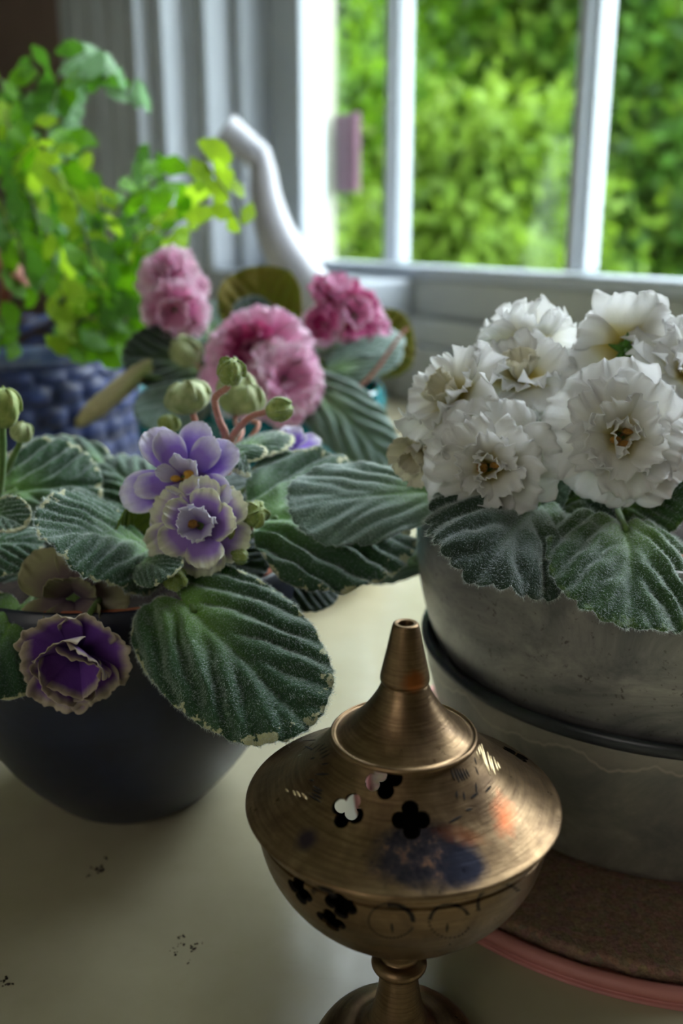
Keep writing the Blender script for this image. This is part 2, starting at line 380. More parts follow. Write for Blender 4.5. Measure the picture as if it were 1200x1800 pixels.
# stepped jamb and casing left of the sash
t0 = t_of(478, -.02); n0 = -.02; prof = [(t0, .02), (t0, n0)]
for kind, px in [('L', 426), ('D', 413), ('L', 366), ('D', 351), ('L', 338), ('D', 332), ('L', 292), ('D', 276), ('L', 246), ('D', 222), ('L', 214), ('D', 190), ('L', 178), ('D', 152), ('L', 146), ('D', 119)]:
    t, n = prof[-1]
    prof.append((t, n_of(px, t)) if kind == 'L' else (t_of(px, n), n))
tE, nE = prof[-1]; nW = nE + .022
prof += [(tE, nW), (tE, .02)]
pv = [(t, n, ZS) for t, n in prof] + [(t, n, ZT+.1) for t, n in prof]; k = len(prof)
fc = [(i, (i+1) % k, (i+1) % k + k, i+k) for i in range(k)] + [tuple(range(k))[::-1], tuple(range(k, 2*k))]
cs = structure(obj('trim_1', tn(pv), fc, M['white'], smooth=False))
bvl = cs.modifiers.new('bevel', 'BEVEL'); bvl.width = .003; bvl.segments = 2; bvl.limit_method = 'ANGLE'
print('casing', prof, 'nW', nW)
TL, TR = -3.2, 3.0
tG0 = t_of(545, 0)                                             # left end of the glass
m1, m2 = t_of(702, 0), t_of(1037, 0); dp = m2-m1
TG1 = m1 + 3*dp
structure(sbox('wall_window', (TL, nW, -.9), (tE, nW+.12 , 2.0), M['wall'], bev=0))
structure(sbox('wall_over_window', (tE, nE+.02, ZT+.1), (TR, .10 , 2.0), M['wall'], bev=0))
structure(sbox('wall_under_window', (tE, .03, -.9), (TR, .14, .0), M['wall'], bev=0))
structure(sbox('wall_right', (TG1+.10, -.02, 0), (TR, .10, ZT+.1), M['wall'], bev=0))
structure(sbox('wall_back', (TL, -3.6, -.9), (TR, -3.5 , 2.0), M['cream'], bev=0))
structure(sbox('wall_left', (TL-.1, -3.6, -.9), (TL, nW+.12 , 2.0), M['wall'], bev=0))
structure(sbox('wall_far', (TR, -3.6, -.9), (TR+.1, .14 , 2.0), M['cream'], bev=0))
structure(sbox('floor', (TL-.1, -3.6, -.95), (TR+.1, .14, -.9), M['floor'], bev=0))
structure(sbox('ceiling', (TL-.1, -3.6, 2.0), (TR+.1, .12, 2.06), M['ceiling'], bev=0))
# window_1: frame, sash rails, muntins and panes
wf = structure(sbox('window_1', (t0, .02, ZS), (TG1+.10, .05, .182), M['white'], bev=.001))
sbox('sash_stile', (t0, -.02, .182), (tG0, .03, ZT), M['white'], wf, .004)
sbox('sash_stile', (TG1, -.02, .182), (TG1+.10, .03, ZT), M['white'], wf, .004)
sbox('bottom_rail', (t0, -.022, .170), (TG1+.1, .03, .187), M['white'], wf, .004)
sbox('top_rail', (t0, -.022, ZT), (TG1+.1, .03, ZT+.1), M['white'], wf, .004)
for i, mt in enumerate((m1, m2, m1+2*dp)):
    mb = MB().box((mt-.0155, -.014, .19), (mt+.0155, .012, ZT), M=tn).box((mt-.008, -.022, .19), (mt+.008, -.012, ZT), M=tn)
    o = mb.build('muntin', M['white'], wf, smooth=False); b = o.modifiers.new('bevel', 'BEVEL'); b.width = .003; b.segments = 2
for a, b in ((tG0, m1), (m1, m2), (m2, m1+2*dp), (m1+2*dp, TG1)):
    sbox('pane', (a, -.001, .19), (b, .002, ZT), M['glass'], wf, 0)
# outside jamb seen through the glass
tj = t_of(591, .16)
structure(sbox('trim_2', (tj-.12, .031, .10), (tj, .16, ZT+.1), M['outside_cream'], bev=.002))
structure(sbox('trim_3', (tj-.12, .051, .06), (TG1+.2, .20, .166), M['sill'], bev=.002))
# inside stool, apron and ledges below the sash
structure(sbox('trim_4', (-.013, -.020, .117), (TR, .029, .1695), M['sill'], bev=.003))
structure(sbox('trim_5', (-.013, -.040, .079), (TR, .029, .1169), M['sill'], bev=.003))
structure(sbox('trim_6', (-.60, -.055, .0), (TR, .029, .0789), M['sill'], bev=.003))
tB = n_of(600, 0); 
structure(sbox('trim_7', (tE, -.125, .079), (-.0131, .019, .1679), M['white'], bev=.004))
# outside: ground and a small board on the jamb
structure(MB().box((-14, 0.6, -1.3), (22, 30, -1.2), M=tn).build('ground', M['earth'], smooth=False))
ta, tb = t_of(598, .165), t_of(627, .165)
mb = MB().box((ta-.012, .1605, .305), (tb, .174, .445), M=tn).box((ta-.008, .158, .310), (tb-.004, .1606, .440), M=tn)
o = mb.build('window_plaque', M['pink_board'], smooth=False); tag(o, 'narrow dusty pink board fixed outside on the cream window jamb', 'board')
b = o.modifiers.new('bevel', 'BEVEL'); b.width = .002

# ------------------------------------------------------------------ trees outside
rt = np.random.RandomState(11)
def tree(cx, cy, h, r, mat, n, size, label, trunk_r=.09, crown0=None, zg=-1.2):
    loc = np.array([cx, cy, zg]); kd = 'bush' if 'bush' in label else 'tree'; e = thing(kd, loc, label, kd, 'bushes outside the window' if kd == 'bush' else 'trees outside the window')
    tp = [loc, loc+(rt.uniform(-.1, .1), rt.uniform(-.1, .1), h*.35), loc+(rt.uniform(-.2, .2), 0, h*.7), loc+(rt.uniform(-.3, .3), 0, h*.97)]
    mb = MB().tube(smooth_path(tp, 5), [trunk_r, trunk_r*.8, trunk_r*.3], 10)
    for i in range(9):
        z = (h*rt.uniform(.3, .8) if crown0 is None else crown0+(h-crown0)*rt.uniform(0, .6)); a = rt.uniform(0, 6.28); rr = r*rt.uniform(.5, .9)
        b0 = loc+(0, 0, z); mb.tube(smooth_path([b0, b0+(math.cos(a)*rr*.5, math.sin(a)*rr*.5, .15*h*.3), b0+(math.cos(a)*rr, math.sin(a)*rr, .1*h)], 4), [trunk_r*.35, trunk_r*.1], 6)
    mb.build('trunk', M['bark'], e, loc=loc)
    z0 = h*.12 if crown0 is None else crown0
    # clustered leaf clumps
    nc = 60; cl = np.empty((nc, 3)); 
    for i in range(nc):
        a = rt.uniform(0, 6.28); q = math.sqrt(rt.uniform(.1, 1)); z = rt.uniform(0, 1)
        w = math.sin(math.pi*min(.97, .12+.85*z))**.6
        cl[i] = (math.cos(a)*r*q*w, math.sin(a)*r*q*w, z0+(h-z0)*z)
    ci = rt.randint(0, nc, n); c = cl[ci] + rt.normal(0, r*.16, (n, 3)) + loc
    a = rt.normal(0, 1, (n, 3)); a /= np.linalg.norm(a, axis=1)[:, None]; b = np.cross(a, rt.normal(0, 1, (n, 3))); b /= np.linalg.norm(b, axis=1)[:, None]
    s = size*rt.uniform(.6, 1.3, (n, 1)); w = np.cross(a, b)
    V = np.stack([c-a*s, c+b*s*.55+w*s*.12, c+a*s, c-b*s*.55+w*s*.12], 1).reshape(-1, 3) - loc
    me = bpy.data.meshes.new('foliage'); me.vertices.add(4*n); me.vertices.foreach_set('co', V.ravel().astype(np.float32))
    me.loops.add(4*n); me.loops.foreach_set('vertex_index', np.arange(4*n, dtype=np.int32)); me.polygons.add(n); me.polygons.foreach_set('loop_start', np.arange(0, 4*n, 4, dtype=np.int32))
    me.update(); me.validate(); me.materials.append(M[mat]); o = bpy.data.objects.new('foliage', me); C.objects.link(o); o.parent = e; o['kind'] = 'stuff'
    return e
TREES = [  # pixel column, distance, height, crown radius, foliage, leaves, leaf size, label, trunk radius, crown base
 (648, 4.6, 3.7, 1.0, 'tree_b', 7000, .05, 'tall tree whose bare grey trunk shows in the narrow first pane', .05, 2.7),
 (632, 4.1, 1.95, .42, 'tree_a', 4500, .04, 'slim bright bush at the foot of the tree in the narrow first pane', .02, None),
 (742, 5.9, 3.2, .9, 'tree_a', 9000, .05, 'light green tree just beyond the first muntin', .05, None),
 (868, 4.8, 3.8, 1.1, 'tree_a', 9000, .05, 'tall bright green tree with a dark trunk behind the middle pane', .062, 2.75),
 (840, 3.9, 1.80, .60, 'tree_c', 9000, .042, 'low yellow-green bush behind the lower middle pane', .03, None),
 (985, 5.9, 3.2, .9, 'tree_b', 9000, .055, 'tree of mid green foliage beside the second muntin', .08, None),
 (1110, 5.0, 2.6, .75, 'tree_b', 9000, .055, 'green tree behind the third pane next to the second muntin', .06, None),
 (1190, 5.4, 3.1, 1.1, 'tree_c', 8000, .06, 'yellow-green tree at the edge of the third pane', .08, None),
 (1420, 5.5, 2.9, 1.3, 'tree_a', 6000, .07, 'bright green tree beyond the window to the side of the third pane', .1, None),
]
for (px, Y, h, r, mt, n, sz, lb, tr, c0) in TREES:
    p = P(px, 400, Y); tree(p[0], p[1], h, r, mt, n, sz, lb, tr, c0)
for i, px in enumerate((560, 690, 800, 920, 1040, 1160, 1300, 1600)):
    p = P(px, 400, 9.5 + (i % 2)*1.4)
    tree(p[0], p[1], 4.7 + (i % 3)*.3, 1.35, ('tree_d', 'tree_b', 'tree_a')[i % 3], 7500, .12, ['darkest far tree behind the cream outside jamb', 'mid green far tree behind the first muntin', 'bright far tree showing high in the middle pane', 'dark far tree behind the tall trunk', 'mid green far tree behind the middle pane beside the second muntin', 'bright far tree high behind the second muntin', 'dark far tree beyond the third pane', 'mid green far tree at the outer end of the far row'][i], .16, .2)

# ------------------------------------------------------------------ counter
cp = [(TL+.2, -1.25), (TR-.4, -1.25), (TR-.4, -.0551), (-.30, -.0551), (tE+.0, -.0551), (tE, nW-.001), (TL+.2, nW-.001)]
k = len(cp); v = [(t, n, -.035) for t, n in cp] + [(t, n, 0) for t, n in cp]
o = obj('countertop', tn(v), [(i, (i+1) % k, (i+1) % k+k, i+k) for i in range(k)] + [tuple(range(k))[::-1], tuple(range(k, 2*k))], M['counter'], smooth=False)
tag(o, 'glossy cream-painted worktop under the window holding all the pots', 'counter')
o = sbox('base_cabinet', (TL+.25, -1.2, -.9), (TR-.45, nW-.01, -.0352), M['cream'], bev=0); tag(o, 'cream base cabinet carrying the worktop', 'cabinet')
# soil crumbs on the counter
rc = np.random.RandomState(5)
def crumb(p, s):
    bm = bmesh.new(); bmesh.ops.create_icosphere(bm, subdivisions=1, radius=1)
    V = np.array([v.co[:] for v in bm.verts]); Fc = [tuple(v.index for v in f.verts) for f in bm.faces]; bm.free()
    V = V*(1+rc.uniform(-.3, .3, (len(V), 1)))*s*np.array([1, .8, .55]); return V + p, Fc
for nm, lb, pts in (('crumbs nearest', 'scatter of dark soil crumbs on the worktop in front of the dark blue bowl', [(385, 780, 9), (400, 790, 12), (430, 795, 14), (450, 742, 10), (372, 815, 8), (410, 800, 9), (422, 775, 10)]),
                    ('b', 'sprinkle of tiny dark soil crumbs on the worktop midway between bowl and censer foot', [(768, 1072, 10), (752, 1082, 7), (755, 1108, 8), (778, 1104, 8), (742, 1145, 9), (812, 1130, 13), (808, 1115, 10), (832, 1100, 8), (800, 1178, 6), (728, 1126, 5), (845, 1098, 5)]),
                    ('c', 'dark soil crumb pair near the corner of the worktop', [(28, 1250, 12), (44, 1276, 14), (12, 1262, 7), (24, 1274, 9)])):
    mb = MB()
    for (cx, cy, s) in pts:
        p = on_z(cx/2.4, 1200+cy/2.4)
        for q in range(3):
            sz = s/2.4*.00016*rc.uniform(.4, .8); pp = p + np.array([rc.uniform(-1, 1)*.0008, rc.uniform(-1, 1)*.001, 0]); mb.add(*crumb(pp+(0, 0, sz*.5), sz))
    l = np.concatenate(mb.v).mean(0)*(1, 1, 0); o = mb.build('soil_crumbs', M['soil'], loc=l); tag(o, lb, 'crumbs', kind='stuff')

# ------------------------------------------------------------------ pots
def pot(name, cx, cy, prof, mat, label, cat='pot', z=0, seg=128, fn=None, parent=None):
    V, Fc = lathe(prof, seg)
    if fn is not None: V = fn(V)
    e_loc = np.array([cx, cy, z])
    o = obj(name, V, Fc, M[mat], parent); o.location = tuple(e_loc)
    if label: tag(o, label, cat)
    return o
# dark blue bowl
BX, BY = -0.0925, 0.383
pr = smprof([(0, .0), (.024, 0), (.032, .0008), (.040, .008), (.054, .026), (.0665, .050), (.0745, .075), (.0775, .095), (.0765, .106), (.0752, .1105), (.0738, .1125), (.0722, .111), (.0718, .104), (.071, .092)], 6)
blue = pot('navy_bowl', BX, BY, pr + [(.06, .06), (0, .05)], 'navy', 'dark navy glazed round bowl planter holding the lilac-flowered violet', 'planter')
li = smprof([(.0695, .094), (.0698, .1065), (.0703, .1105), (.0690, .1115), (.0674, .110), (.0665, .1)], 4)
tl = pot('nursery_pot', BX, BY, [(.0, .055), (.05, .055)] + li + [(.0655, .095)], 'terracotta', 'terracotta inner pot edge inside the navy bowl', 'pot')
# cork mat on a pink saucer
GX, GY = 0.133, 0.376
mat_ = thing('cork_trivet', (GX, GY, 0), 'round brown cork mat with pinkish rim under the grey pots', 'trivet')
pot('rim', 0, 0, smprof([(.05, .0), (.1215, .0), (.125, .0008), (.1265, .003), (.1257, .0052), (.1237, .0058), (.122, .005), (.1205, .003)], 4) + [(.05, .0028)], 'pink_rim', None, parent=mat_, seg=160)
def corkf(V):
    V = V.copy(); a = np.arctan2(V[:, 1], V[:, 0]); r = np.hypot(V[:, 0], V[:, 1])
    V[:, 2] += .0003*sn(V[:, 0]*900, V[:, 1]*900)*(V[:, 2] > .006); k = 1 + .006*sn(a*40, a*13)*(r > .11); V[:, :2] *= k[:, None]; return V
pot('cork_pad', 0, 0, dense([(0, .0029), (.1192, .0029), (.1199, .0075), (.1187, .0084), (0, .0084)], .002), 'cork', None, parent=mat_, seg=240, fn=corkf)
# lower grey pot and its dark lip
z0 = .0085
lo = thing('lower_grey_pot', (GX, GY, z0), 'weathered grey glazed pot standing on the cork mat, with a wavy mineral line', 'pot')
lp = smprof([(0, 0), (.064, 0), (.0735, .001), (.0795, .006), (.0865, .022), (.0925, .040), (.0962, .054), (.0975, .0645)], 6)
pot('body', 0, 0, lp + smprof([(.0965, .065), (.088, .040), (.06, .01), (0, .008)], 3), 'grey_low', None, parent=lo, seg=160)
pot('lip', 0, 0, smprof([(.0965, .0638), (.0985, .0645), (.0992, .0665), (.0988, .0685), (.0975, .0694), (.0958, .0685), (.0950, .066), (.0965, .0638)], 4), 'navy_dark', None, parent=lo, seg=160)
# upper grey pot
zu = z0 + .047
up = smprof([(0, 0), (.060, 0), (.074, .004), (.0865, .012), (.0945, .024), (.0995, .040), (.1020, .058), (.1018, .072), (.0998, .0805), (.0980, .0822), (.0962, .081), (.095, .074), (.094, .05)], 6)
upo = thing('upper_grey_pot', (GX, GY, zu), 'marbled grey round pot nested in the lower one, holding the white violet', 'pot')
upb = pot('body', 0, 0, up + [(.07, .02), (0, .015)], 'grey', None, parent=upo, seg=160)
pot('nursery_pot', GX, GY, smprof([(0, .03), (.07, .035), (.086, .05), (.0895, .079), (.0905, .083), (.0888, .0845), (.0872, .083), (.086, .070)], 4), 'terracotta', 'terracotta inner pot inside the marbled grey pot', 'pot', z=zu)
pot('potting_soil', GX, GY, [(.0, .060), (.0855, .060), (.0855, .074), (.06, .078), (.03, .0795), (0, .080)], 'soil', 'dark potting soil in the marbled grey pot', 'soil', z=zu)
pot('potting_soil', BX, BY, dense([(.0, .095), (.0655, .095), (.0655, .1065), (.04, .109), (0, .1095)], .004), 'soil', 'dark potting soil in the navy bowl', 'soil')
# teal pot on a white saucer
TX, TY = -0.055, 0.66
scr = pot('white_saucer', TX, TY, smprof([(0, 0), (.060, 0), (.066, .001), (.078, .010), (.0865, .020), (.0885, .0225), (.087, .0235), (.083, .021), (.07, .009), (.055, .0045)], 5) + [(0, .0045)], 'saucer', 'thick white glazed saucer under the teal pot', 'saucer')
tprof = smprof([(0, 0), (.050, 0), (.056, .002), (.066, .022), (.077, .055), (.0835, .090), (.0855, .118), (.084, .128), (.0825, .132), (.080, .1305), (.079, .122), (.077, .10)], 6)
pot('teal_pot', TX, TY, tprof + [(.05, .02), (0, .015)], 'teal', 'glossy teal flower pot holding the pink violet', 'pot', z=.0052)
pot('potting_soil', TX, TY, [(0, .09), (.074, .09), (.0745, .113), (.04, .117), (0, .118)], 'soil', 'dark potting soil in the teal pot', 'soil', z=.0052)
# scaled blue planter of the fern
FX, FY = -0.296, 0.78
def scales(V):
    V = V.copy(); a = np.arctan2(V[:, 1], V[:, 0]); r = np.hypot(V[:, 0], V[:, 1]); z = V[:, 2]
    row = z/.017; ri = np.floor(row); ph = a*34/(2*math.pi) + .5*(ri % 2); d = np.abs((ph % 1)-.5)*2; q = row-ri
    h = np.clip(1-(d**2 + ((q-.35)*1.7)**2), 0, 1)**.6; out = (r > .1) & (z > .012) & (z < .140)
    k = 1 + np.where(out, .028*h, 0); V[:, :2] *= k[:, None]; return V
fp = thing('blue_planter', (FX, FY, 0), 'large blue planter with overlapping scale relief holding the maidenhair fern', 'planter')
pot('body', 0, 0, dense([(0, 0), (.100, 0), (.112, .006), (.126, .055), (.134, .11), (.1375, .148)], .0028) + [(.131, .150), (.125, .10), (.1, .02), (0, .015)], 'fern_blue', None, parent=fp, seg=340, fn=scales)
pot('lip', 0, 0, smprof([(.1370, .146), (.1420, .149), (.1435, .155), (.1415, .1605), (.1375, .162), (.1335, .160), (.1318, .152), (.134, .146), (.1370, .146)], 4), 'lip_blue', None, parent=fp, seg=128)
pot('potting_soil', FX, FY, [(0, .10), (.122, .10), (.1245, .130), (.06, .137), (0, .14)], 'soil', 'dark potting soil in the scaled blue planter', 'soil')
# white porcelain jug with a long bent spout behind the pink violet
vy = 1.335
A = [P(398, 228, vy), P(428, 250, vy), P(457, 277, vy)]
B = [P(452, 262, vy), P(462, 300, vy), P(468, 350, vy), P(485, 410, vy), P(515, 465, vy), P(556, 520, vy), P(580, 570, vy)]
bp_ = P(578, 600, vy); bx, by = bp_[0], bp_[1]
jug = thing('porcelain_jug', (bx, by, 0), 'white porcelain jug with a long bent open spout behind the pink violet', 'jug')
V, Fc = lathe(smprof([(0, 0), (.030, 0), (.034, .003), (.044, .02), (.050, .05), (.048, .085), (.037, .115), (.024, .135), (.016, .145), (0, .15)], 6), 64)
obj('body', V, Fc, M['porcelain'], jug)
mb = MB().tube(smooth_path(B, 8), [.0172, .020, .0245, .030, .035, .035, .026], 28, flat=.85)
mb.build('neck', M['porcelain'], jug, loc=(bx, by, 0)).location = (0, 0, 0)
# head: open tube with wall thickness
ax = nrm(np.array(A[0])-np.array(A[2])); ctr = np.array(A[2]); Ln = np.linalg.norm(np.array(A[0])-ctr)
V, Fc = lathe(smprof([(0, -.012), (.010, -.012), (.0175, 0), (.0185, Ln*.4), (.0195, Ln*.8), (.0210, Ln), (.0200, Ln+.002), (.0180, Ln), (.0165, Ln*.7), (.012, Ln*.4), (0, Ln*.35)], 5), 40)
R = Vector(ax).to_track_quat('Z', 'Y').to_matrix(); V = (np.array(R) @ V.T).T + ctr - (bx, by, 0)
obj('spout', V, Fc, M['porcelain'], jug)
# ------------------------------------------------------------------ brass censer
CX, CY = 0.0168, 0.2337
cz = thing('brass_censer', (CX, CY, 0), 'tarnished brass incense burner with pierced pointed lid on a turned foot', 'incense burner')
def shell(outer, th):
    out = np.array(outer); T = np.gradient(out, axis=0); T /= np.linalg.norm(T, axis=1)[:, None]+1e-12
    inn = out + np.stack([-T[:, 1], T[:, 0]], 1)*th; inn[:, 0] = np.maximum(inn[:, 0], .0012); return [tuple(q) for q in out], [tuple(q) for q in inn]
LZ = [(.0420, .0885), (.0430, .0892), (.0429, .0900), (.0408, .0911), (.0365, .0936), (.0310, .0972), (.0262, .1012), (.0222, .1052), (.0196, .1083)]
lo_, li_ = shell(smprof(LZ, 6), .0009)
def close_ring(o_, i_): return o_ + i_[::-1] + [o_[0]]
def lathe_closed(o_, i_, seg):
    V, Fc = lathe(o_ + i_[::-1], seg); n = len(o_)+len(i_)
    for j in range(seg): Fc.append(((n-1)*seg+j, (n-1)*seg+(j+1) % seg, (j+1) % seg, j))
    return V, Fc
def quatre(center, normal, size, up=(0, 0, 1), depth=.006, rot=0):
    n = nrm(normal); x = nrm(np.cross(up, n)); y = np.cross(n, x); V = []; k = 48
    for s in (-1, 1):
        for i in range(k):
            a = i*2*math.pi/k; r = size*(.60+.40*abs(math.cos(2*a))**.7); V.append(center + n*depth*s + x*r*math.cos(a+rot) + y*r*math.sin(a+rot))
    return np.array(V), [tuple(range(k))[::-1], tuple(range(k, 2*k))] + [(i, (i+1) % k, (i+1) % k+k, i+k) for i in range(k)]
def bvh_of(V, Fc): return BVHTree.FromPolygons([tuple(v) for v in V], [tuple(f) for f in Fc])
def px_hit(bv, px, py, loc, nth=0):
    d = Vector(nrm(ray(px, py))); o = Vector((0, 0, CAMZ)) - Vector(loc)
    for i in range(nth+1):
        h = bv.ray_cast(o, d)
        if h[0] is None: return None
        o = h[0] + d*1e-5
    return np.array(h[0]), np.array(h[1])
def cut(o, cutters, inz):
    mb = MB()
    for v, f in cutters: mb.add(v, f)
    c = mb.build('cutter', M['brass_dark'], smooth=False); c.parent = o.parent
    for x in (o, c):
        bm = bmesh.new(); bm.from_mesh(x.data); bmesh.ops.recalc_face_normals(bm, faces=bm.faces); bm.to_mesh(x.data); bm.free()
    md = o.modifiers.new('cut', 'BOOLEAN'); md.operation = 'DIFFERENCE'; md.object = c; md.solver = 'EXACT'
    bpy.context.view_layer.update(); dg = bpy.context.evaluated_depsgraph_get()
    me = bpy.data.meshes.new_from_object(o.evaluated_get(dg)); o.modifiers.clear(); o.data = me; bpy.data.objects.remove(c)
    me.polygons.foreach_set('use_smooth', [True]*len(me.polygons))
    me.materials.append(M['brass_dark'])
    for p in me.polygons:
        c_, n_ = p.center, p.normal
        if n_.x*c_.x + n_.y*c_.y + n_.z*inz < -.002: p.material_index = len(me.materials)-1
    try: me.set_sharp_from_angle(angle=math.radians(32))
    except Exception as e: print(e)
V, Fc = lathe_closed(lo_, li_, 128); lid_out = lathe(lo_, 96); bvl_ = bvh_of(*lid_out)
lid = obj('lid', V, Fc, M['brass'], cz)
cl = []; cloc = (CX, CY, 0)
def out_n(p, n): return n if np.dot(n, (p[0], p[1], .02)) > 0 else -n
for px, py, s, rot in ((674, 1371, .0049, .35), (610, 1425, .0047, -.1), (722, 1441, .0048, 0), (905, 1325, .0048, 0), (846, 1262, .0046, .2)):
    h = px_hit(bvl_, px, py, cloc)
    if h: cl.append(quatre(h[0], out_n(*h), s, rot=rot))
cut(lid, cl, .03)
V, Fc = lathe(smprof([(.0190, .1078), (.0199, .1083), (.0200, .1090), (.0194, .1096), (.0188, .1092), (.0183, .1091)], 4) + smprof([(.0178, .1094), (.0148, .1118), (.0118, .1148), (.0094, .1180), (.0074, .1212), (.0062, .1240)], 6) + smprof([(.0060, .1242), (.0064, .1246), (.0066, .1256), (.0064, .1270), (.0060, .1290)], 4) + [(.0050, .1335), (.0038, .1395)] + smprof([(.0036, .1402), (.0034, .1408), (.0030, .1411), (.0024, .1410), (.0020, .1404), (.0020, .135)], 4) + [(0, .134)], 96)
fin = obj('finial', V, Fc, M['brass'], cz)
bo = smprof([(.0400, .0893), (.0409, .0888), (.0409, .0862), (.0403, .0856)], 3) + [(.0396, .0851), (.0396, .0846)] + smprof([(.0402, .0842), (.0397, .0808), (.0380, .0742), (.0345, .0673), (.0295, .0610), (.0232, .0557), (.0160, .0518), (.0095, .0497), (.0060, .0490)], 6)
bo_o, bo_i = shell(bo, -.0009)
bo_i = [(max(.001, r-0.0009), z+.0004) for r, z in bo_o]
V, Fc = lathe_closed(bo_o, bo_i, 128); bwl = obj('bowl', V, Fc, M['brass'], cz)
bvb = bvh_of(*lathe(bo_o, 96)); cl = []
def outb(p, n): return n if np.dot(n[:2], p[:2]) > 0 else -n
for px, py, s in ((526, 1566, .0044), (598, 1592, .0044), (581, 1619, .0042)):
    h = px_hit(bvb, px, py, cloc)
    if h: cl.append(quatre(h[0], outb(*h), s))
for px, py, s in ((653, 1362, .0050), (612, 1412, .0052)):      # pierced wall at the back, seen through the lid's openings
    h = px_hit(bvb, px, py, cloc)
    if h: cl.append(quatre(h[0], outb(*h), s)); print('back hole', h[0])
for a in (.6, 2.9):
    p = np.array([math.cos(a)*.037, math.sin(a)*.037, .071]); cl.append(quatre(p, nrm((math.cos(a), math.sin(a), -.5)), .0044))
cut(bwl, cl, -.012)
V, Fc = lathe([(0, .0505)] + smprof([(.0078, .0502), (.0068, .0485), (.0059, .0460), (.0054, .0415), (.0053, .0372)], 4) + smprof([(.0056, .0368), (.0070, .0362), (.0080, .0350), (.0080, .0338), (.0070, .0326), (.0057, .0320)], 4) + smprof([(.0055, .0316), (.0059, .0270), (.0069, .0210), (.0088, .0150), (.0115, .0115)], 5) + smprof([(.0125, .0110), (.0180, .0098), (.0225, .0072), (.0252, .0035), (.0262, .0012), (.0260, .0)], 5) + [(0, 0)], 96)
obj('stem', V, Fc, M['brass'], cz)
# engraved strokes: thin inlaid slivers following the surface
def strokes(name, bv, segs, mat, outf, w=1.5):
    mb = MB()
    for (x0, y0, x1, y1) in segs:
        ps = []; ns = []
        for t in np.linspace(0, 1, 6):
            h = px_hit(bv, x0+(x1-x0)*t, y0+(y1-y0)*t, cloc)
            if h is None: ps = []; break
            ps.append(h[0]); ns.append(outf(*h))
        if not ps: continue
        ps = np.array(ps); ns = np.array(ns); T = nrm(ps[-1]-ps[0]); vv = []; ff = []
        for i in range(6):
            hw = w*.00014*math.sin(math.pi*(.08+.84*i/5)); sd = nrm(np.cross(T, ns[i])); b = ps[i]+ns[i]*.00003
            vv += [b+sd*hw, b-sd*hw, b+ns[i]*.00009]
        for i in range(5):
            a = i*3; ff += [(a, a+3, a+5, a+2), (a+1, a+2, a+5, a+4)]
        mb.add(vv, ff)
    o = mb.build(name, mat, cz, smooth=False); o['kind'] = 'stuff'; return o
cc = lambda L_: [(480+a*.35, 1180+b*.35, 480+c*.35, 1180+d*.35) for a, b, c, d in L_]
dk = cc([(150, 350, 215, 345), (160, 375, 200, 395), (185, 400, 235, 365), (205, 410, 250, 370), (225, 390, 262, 362), (222, 405, 275, 378), (232, 420, 285, 392), (235, 440, 290, 410), (240, 468, 280, 462), (185, 440, 212, 435), (210, 518, 285, 517), (180, 545, 205, 550),
         (200, 575, 250, 605), (195, 592, 245, 618), (190, 610, 245, 640), (180, 622, 240, 658), (890, 490, 912, 550), (905, 485, 935, 560), (920, 490, 950, 550), (935, 490, 962, 548), (950, 488, 975, 540), (965, 490, 985, 530), (1015, 480, 1030, 520), (1018, 560, 1020, 610), (920, 600, 922, 640), (955, 605, 960, 650), (990, 640, 1030, 610), (1065, 610, 1095, 575), (880, 762, 950, 725), (1000, 690, 965, 700), (1010, 430, 1020, 470), (175, 385, 205, 360), (150, 395, 175, 375)])
strokes('engraving', bvl_, dk, M['engrave'], out_n, 2.4).location = (0, 0, 0)
br = cc([(1035, 370, 1060, 440), (1045, 365, 1090, 520), (1030, 380, 1040, 420), (1020, 400, 1035, 440), (1075, 405, 1100, 500), (1090, 425, 1115, 520), (1105, 430, 1130, 500), (1125, 455, 1140, 490), (100, 600, 112, 625), (118, 602, 136, 630), (145, 612, 168, 642), (62, 590, 75, 606), (1060, 440, 1075, 480), (1050, 420, 1080, 500)])
strokes('bright_cuts', bvl_, br, M['scratch'], out_n, 2.2)
def arcs(cx, cy, rx, ry, a0, a1, n, ln, jit=0):
    out = []
    for i in range(n):
        a = math.radians(a0+(a1-a0)*i/(n-1)); out.append((cx+rx*math.cos(a), cy-ry*math.sin(a), cx+(rx-ln)*math.cos(a+.12), cy-(ry-ln)*math.sin(a+.12)))
    return out
bw = arcs(688, 1618, 42, 32, -5, 95, 20, 9) + arcs(688, 1618, 42, 32, 95, 330, 26, 3) + arcs(790, 1618, 38, 32, 20, 170, 20, 7) + arcs(790, 1618, 38, 32, 170, 330, 14, 3) + arcs(880, 1590, 44, 40, 40, 190, 20, 7) + [(688, 1622, 690, 1640), (786, 1622, 785, 1640)] + arcs(565, 1585, 30, 30, 20, 130, 12, 12)
strokes('engraving', bvb, bw, M['engrave'], outb, 2.3)

